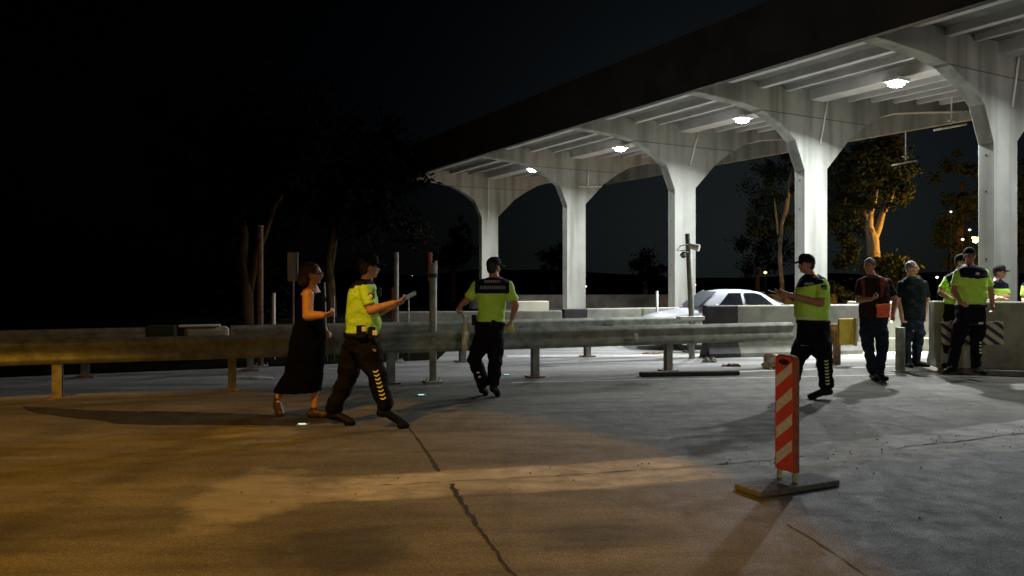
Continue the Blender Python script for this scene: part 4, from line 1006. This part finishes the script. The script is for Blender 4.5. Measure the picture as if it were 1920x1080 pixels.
# big officer facing the camera, on the island
Z = 11.75
def mf7(p): return 1 if (p.z > P(0,523,Z).z-abs(p.x-P(1821,0,Z).x)*-.12 and abs(p.x-P(1820,0,Z).x) < .21) else 0
r, J, RG = person("tall broad officer facing the camera in yellow shirt beside the thick barrier", "officers in yellow shirts", Z, (1808,699), (1818,481), 250,
    [(1806,1830,497,.07),(1797,1842,502,.13),(1791,1848,509,.15),(1790,1850,520,.16),(1791,1849,534,.16),(1793,1848,548,.17),(1795,1847,562,.17),(1795,1846,572,.16),(1793,1846,584,.16),(1792,1846,598,.15),(1794,1845,608,.14)], 572,
    [((1796,512,0),(1788,545,-.05),(1801,567,-.2),(.7,-.3,-.5),(0,.5,.7),.8,-1), ((1846,513,0),(1858,546,0),(1861,570,-.06),(0,-.1,-1),(-1,0,0),.6,1)],
    [((1804,605,0),(1794,644,-.03),(1787,683,-.02),215), ((1834,605,0),(1830,644,0),(1830,686,-.04),268)],
    M_HIVIS, M_PANTS, M_BOOT, z0=.10, cap=250, officer=True, matfn=mf7, shirtmats=HV, skin=M_SKIN2, thigh=.105, calf=.072, bootlen=.30)
chevrons(r, ((1838,634,-.08),(1838,672,-.08)), Z, (.35,-1,.05), 6, .04)
slab_part(r, "knee_tape", P(1839,606,Z-.13), (.07,.012,.03), 0, M_REFL, .002)
slab_part(r, "chest_badge", P(1833,513,Z-.165), (.05,.012,.035), 0, M_REFL, .002)
# officer behind him to the left
Z = 12.5
def mf8(p): return 1 if (p.z > P(0,538,Z).z and p.x > P(1772,0,Z).x) else 0
r, J, RG = person("officer half hidden behind the tall broad officer, left green sleeve showing", "officers in yellow shirts", Z, (1786,690), (1803,492), 300,
    [(1791,1808,508,.06),(1781,1812,513,.12),(1772,1816,522,.13),(1769,1817,534,.14),(1770,1815,548,.14),(1771,1813,560,.14),(1770,1811,572,.14),(1767,1810,584,.14),(1767,1809,598,.14),(1769,1806,610,.13)], 571,
    [((1776,525,0),(1764,549,-.12),(1784,561,-.30),(.9,-.1,-.2),(0,.3,.9),.7,-1), ((1811,525,0),(1820,550,0),(1806,560,-.2),(-.8,-.3,0),(0,.3,.9),.7,1)],
    [((1778,606,0),(1775,645,0),(1773,678,0),235), ((1798,606,0),(1798,645,0),(1797,679,0),300)],
    M_HIVIS, M_PANTS, M_BOOT, z0=.10, cap=300, officer=True, matfn=mf8, shirtmats=HV, hair=M_HAIRD, thigh=.095, calf=.068)
# officer leaning behind the barrier
Z = 14.0
def mf9(p): return 1 if p.z > P(0,541,Z).z else 0
r, J, RG = person("officer in dark cap bent over behind the thick right-hand barrier", "officers in yellow shirts", Z, (1870,681), (1874,511), 320,
    [(1862,1876,524,.06),(1857,1880,528,.11),(1854,1884,535,.12),(1855,1886,546,.13),(1856,1886,558,.13),(1857,1885,570,.13),(1858,1886,582,.13),(1858,1886,596,.13)], 582,
    [((1858,536,0),(1857,557,-.06),(1880,560,-.34),(1,0,-.1),(0,.3,-.9),.4,-1), ((1883,536,0),(1889,556,-.05),(1868,560,-.34),(-1,-.1,-.1),(0,.3,-.9),.4,1)],
    [((1864,596,0),(1864,630,0),(1864,672,0),280), ((1880,596,0),(1880,630,0),(1880,672,0),280)],
    M_HIVIS, M_PANTS, M_BOOT, cap=325, officer=True, matfn=mf9, shirtmats=HV, hair=M_HAIRD)
Z = 14.2
r, J, RG = person("officer cut off by the right edge of the view behind the thick barrier", "officers in yellow shirts", Z, (1939,681), (1939,508), 200,
    [(1931,1947,522,.06),(1922,1954,528,.12),(1919,1958,535,.13),(1919,1958,548,.13),(1920,1957,562,.13),(1921,1957,576,.13),(1921,1957,590,.13),(1922,1956,600,.13)], 584,
    [((1923,535,0),(1920,562,-.04),(1926,572,-.25),(.5,-.6,-.1),(0,.3,-.9),.6,-1), ((1955,535,0),(1959,560,0),(1953,580,-.1),(0,0,-1),(-1,0,0),.6,1)],
    [((1931,598,0),(1931,635,0),(1931,672,0),260), ((1947,598,0),(1947,635,0),(1947,672,0),260)],
    M_HIVIS, M_PANTS, M_BOOT, cap=200, officer=True, matfn=lambda p: 1 if p.z > P(0,536,14.2).z else 0, shirtmats=HV, hair=M_HAIRD)
# ------------------------------------------------------------ trees and far lights
def tree(base, limbs, blobs, n, leaf, label, bark, lm, seed, name="tree", group="trees behind the checkpoint", cat="tree"):
    """limbs: list of (points, radii); blobs: (centre, radii) foliage clumps"""
    rnd = random.Random(seed); r = empty(name, base, label, cat, group)
    mb = MB()
    for pts, rs in limbs: mb.tube(pts, rs, 10)
    mb.build("trunk", bark, r, smooth=True)
    mb = MB(); tot = sum(b[1][0]*b[1][2] for b in blobs)
    for c, rad in blobs:
        c = Vector(c)
        subs = [(c+Vector((rnd.gauss(0,.5)*rad[0], rnd.gauss(0,.5)*rad[1], rnd.gauss(0,.5)*rad[2])), rnd.uniform(.16,.36)*rad[0]) for _ in range(16)]
        for _ in range(int(n*rad[0]*rad[2]/tot)):
            sc, sr_ = rnd.choice(subs)
            p = sc+Vector((rnd.gauss(0,.55), rnd.gauss(0,.55), rnd.gauss(0,.5)))*sr_
            L = leaf*rnd.uniform(.6, 1.4); a = Vector((rnd.gauss(0,1), rnd.gauss(0,1), rnd.gauss(-.4,1))).normalized(); b = a.cross(Vector((rnd.gauss(0,1), rnd.gauss(0,1), rnd.gauss(0,1)))).normalized()
            mb.add([p-a*L, p-b*L*.36, p+a*L, p+b*L*.36], [(0,1,2,3)])
    mb.build("crown", lm, r)
    return r
def Q(px, py, Z, x=0): return P(px, py, Z)
# orange-lit tree between 4th and 5th column
Z = 33; b = P(1636,0,Z); b.z = 0
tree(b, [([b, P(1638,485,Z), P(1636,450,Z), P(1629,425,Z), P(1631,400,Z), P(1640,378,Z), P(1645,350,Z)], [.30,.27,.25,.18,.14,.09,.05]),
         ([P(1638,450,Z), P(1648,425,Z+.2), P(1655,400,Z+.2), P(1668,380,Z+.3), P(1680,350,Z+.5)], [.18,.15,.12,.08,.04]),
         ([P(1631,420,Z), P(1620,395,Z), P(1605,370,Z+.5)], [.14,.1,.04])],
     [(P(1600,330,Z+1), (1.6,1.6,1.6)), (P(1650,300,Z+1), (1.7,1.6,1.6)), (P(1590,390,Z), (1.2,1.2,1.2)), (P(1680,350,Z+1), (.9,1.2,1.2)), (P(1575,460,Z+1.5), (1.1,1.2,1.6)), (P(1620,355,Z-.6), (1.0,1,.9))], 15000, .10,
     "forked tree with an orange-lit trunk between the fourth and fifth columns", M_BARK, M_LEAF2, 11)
Z = 36; b = P(1470,0,Z); b.z = 0
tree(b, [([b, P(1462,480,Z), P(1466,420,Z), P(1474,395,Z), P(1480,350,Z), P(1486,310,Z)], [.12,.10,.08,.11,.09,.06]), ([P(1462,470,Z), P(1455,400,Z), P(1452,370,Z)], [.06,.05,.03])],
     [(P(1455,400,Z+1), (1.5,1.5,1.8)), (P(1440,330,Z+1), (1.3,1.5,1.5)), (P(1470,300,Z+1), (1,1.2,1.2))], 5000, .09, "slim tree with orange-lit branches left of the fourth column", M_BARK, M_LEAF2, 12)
Z = 32; b = P(1672,0,Z); b.z = 0
tree(b, [([b, P(1672,500,Z)], [.1,.04]), ([b, P(1690,500,Z)], [.06,.03])], [(P(1668,505,Z), (.9,.8,.55)), (P(1690,520,Z), (.7,.7,.6)), (P(1650,500,Z+.5), (.6,.7,.5))], 2600, .10,
     "round bush lit orange below the forked tree", M_BARKD, M_LEAF, 13, name="bush", cat="bush", group="bushes")
Z = 40; b = P(1800,0,Z); b.z = 0
tree(b, [([b, P(1800,430,Z), P(1805,340,Z)], [.3,.2,.08])], [(P(1795,400,Z), (1.2,1.4,2.2)), (P(1810,460,Z), (1.3,1.4,1.6)), (P(1815,340,Z), (1.0,1.2,1.8))], 6000, .11,
     "dark tree with small lamps in it left of the big right column", M_BARKD, M_LEAF2, 14)
Z = 42; b = P(1900,0,Z); b.z = 0
tree(b, [([b, P(1905,430,Z)], [.3,.15])], [(P(1925,430,Z), (2,1.4,3)), (P(1925,330,Z), (1.6,1.4,2))], 2400, .16, "tree at the right edge behind the big column", M_BARKD, M_LEAF, 15)
# left trees
Z = 25; b = P(462,0,Z); b.z = 0
tree(b, [([b, P(462,540,Z), P(455,490,Z), P(459,440,Z), P(452,400,Z), P(470,330,Z)], [.25,.22,.16,.13,.1,.05]), ([P(465,560,Z), P(480,480,Z), P(500,430,Z), P(515,385,Z), P(545,345,Z)], [.14,.12,.1,.08,.04]), ([P(458,520,Z), P(440,470,Z), P(438,440,Z)], [.08,.07,.04])],
     [(P(430,330,Z), (2.6,2,2.2)), (P(500,270,Z), (2.6,2,2)), (P(540,350,Z), (1.6,1.6,1.6)), (P(380,400,Z), (1.6,1.6,1.8)), (P(470,520,Z+1), (1.2,1,1.6)), (P(450,590,Z+1), (1.2,1,.8))], 9000, .14,
     "large dim tree with pale trunks behind the rusty pole at left", M_BARKL, M_LEAFD, 16)
Z = 30; b = P(620,0,Z); b.z = 0
tree(b, [([b, P(618,540,Z), P(616,490,Z), P(622,440,Z), P(640,380,Z), P(655,340,Z)], [.25,.22,.18,.16,.1,.05]), ([P(619,520,Z), P(628,450,Z), P(625,420,Z)], [.12,.1,.05])],
     [(P(640,330,Z), (2.8,2,2.2)), (P(590,380,Z), (1.8,1.6,1.6)), (P(700,300,Z), (2,2,2)), (P(680,400,Z), (1.6,1.6,1.4))], 7000, .15,
     "dim tree with hanging pale bark above the woman's head", M_BARKL, M_LEAFD, 17)
Z = 48
for i, (px, top, wd, lab) in enumerate(((1035, 470, 1.1, "dark tree seen between the first and second columns"), (1210, 500, 1.5, "low dark tree between the second and third columns"), (1420, 440, 1.8, "dark tree behind the roof of the white car"), (850, 430, 1.6, "dark tree left of the first column"))):
    b = P(px,0,Z); b.z = 0
    tree(b, [([b, P(px,500,Z), P(px+8,top,Z)], [.2,.12,.05])], [(P(px,(top+530)/2,Z), (wd,1.4,1.2)), (P(px+15,top+10,Z), (wd*.5,1,.8))], 2600, .12, lab, M_BARKD, M_LEAFD, 20+i)
# sodium lamp near the forked tree
p = P(1829, 451, 31.3); r = empty("street_lamp", (p.x, p.y, 0), "small glowing orange street lamp far behind, left of the big right column", "street lamp", "sodium street lamps")
mb = MB(); mb.tube([(p.x+.2,p.y,0),(p.x+.2,p.y,p.z+.1)], .05, 8); mb.build("pole", M_GALW, r)
mb = MB(); mb.box(p+Vector((.08,0,.13)), (.4,.2,.08)); mb.build("lamp_head", M_GAL, r, bevel=.02)
mb = MB(); mb.ell(p, (.11,.09,.09), None, 12); mb.build("lamp_glass", M_SODG, r, smooth=True)
ld = bpy.data.lights.new("lamp_light", 'POINT'); ld.energy = FAR_W; ld.color = (1,.5,.08); ld.shadow_soft_size = .15
lo = bpy.data.objects.new("lamp_light", ld); C.objects.link(lo); lo.parent = r; lo.location = (p-Vector((p.x,p.y,0)))+Vector((-.2,-.1,-.25))
def far_light(px, py, Z, rad, m, label, grp):
    p = P(px, py, Z); r = empty("distant_lamp", (p.x, p.y, 0), label, "lamp", grp)
    mb = MB(); mb.tube([(p.x,p.y,0),(p.x,p.y,p.z-rad)], rad*.12, 6); mb.build("pole", M_BARKD, r)
    mb = MB(); mb.ell(p, (rad,rad,rad*.8), None, 10); mb.build("lamp_glass", m, r, smooth=True)
far_light(1805, 449, 37, .065, M_TOWNW, "small white lamp in the dark tree left of the orange lamp", "small lamps near the trees")
far_light(1818, 431, 37, .06, M_TOWNW, "tiny white lamp above the orange street lamp", "small lamps near the trees")
far_light(1783, 397, 37, .05, M_TOWNW, "tiny dim lamp high in the dark tree left of the big column", "small lamps near the trees")
far_light(1757, 520, 40, .07, M_TOWNW, "small white lamp left of the half hidden officer", "small lamps near the trees")
far_light(1435, 511, 45, .10, M_TOWNY, "small amber lamp above the white car's boot", "small lamps near the trees")
far_light(1303, 534, 45, .07, M_TOWNW, "tiny white lamp right of the third column", "small lamps near the trees")
far_light(1098.5, 537, 45, .06, M_TOWNW, "tiny white lamp at the right edge of the second column", "small lamps near the trees")
TOWN = ['pinprick of light on the dark shore far left', 'second pinprick of light far left, right of its neighbour', "leftmost far town light beside the left officer's radio", 'small far light between the leftmost and the brightest', 'brightest far town light, left of the grey scuffed pole', 'upper far light just left of the tablet', 'lower far light just left of the tablet', "far light directly above the tablet's tip", "far light right of the tablet's tip", 'bright far light at the right of the town row', 'low dim far light just right of the grey scuffed pole', 'lone tiny light standing above the row of far town lights', 'lone light at the far left edge above the guardrail', "faint light just right of the woman's face", "second faint light right of the woman's face", 'last but one far light before the red-topped pole', 'far light half behind the red-topped pole']
for i, (px, py, s) in enumerate(((275,545,1.0),(291,545,.8),(719,528,.8),(727,527,.7),(732,540,1.5),(765,532,1),(766,540,1.1),(774,538,1.0),(782,541,.9),(790,539,1.2),(755,543,.5),(773,517,.5),(36,547,.5),(610,529,.4),(630,528,.5),(800,541,.6),(812,540,.6))):
    far_light(px, py, 380, .30*s, M_TOWNW if i % 3 else M_TOWNY, TOWN[i], "town lights on the far shore")
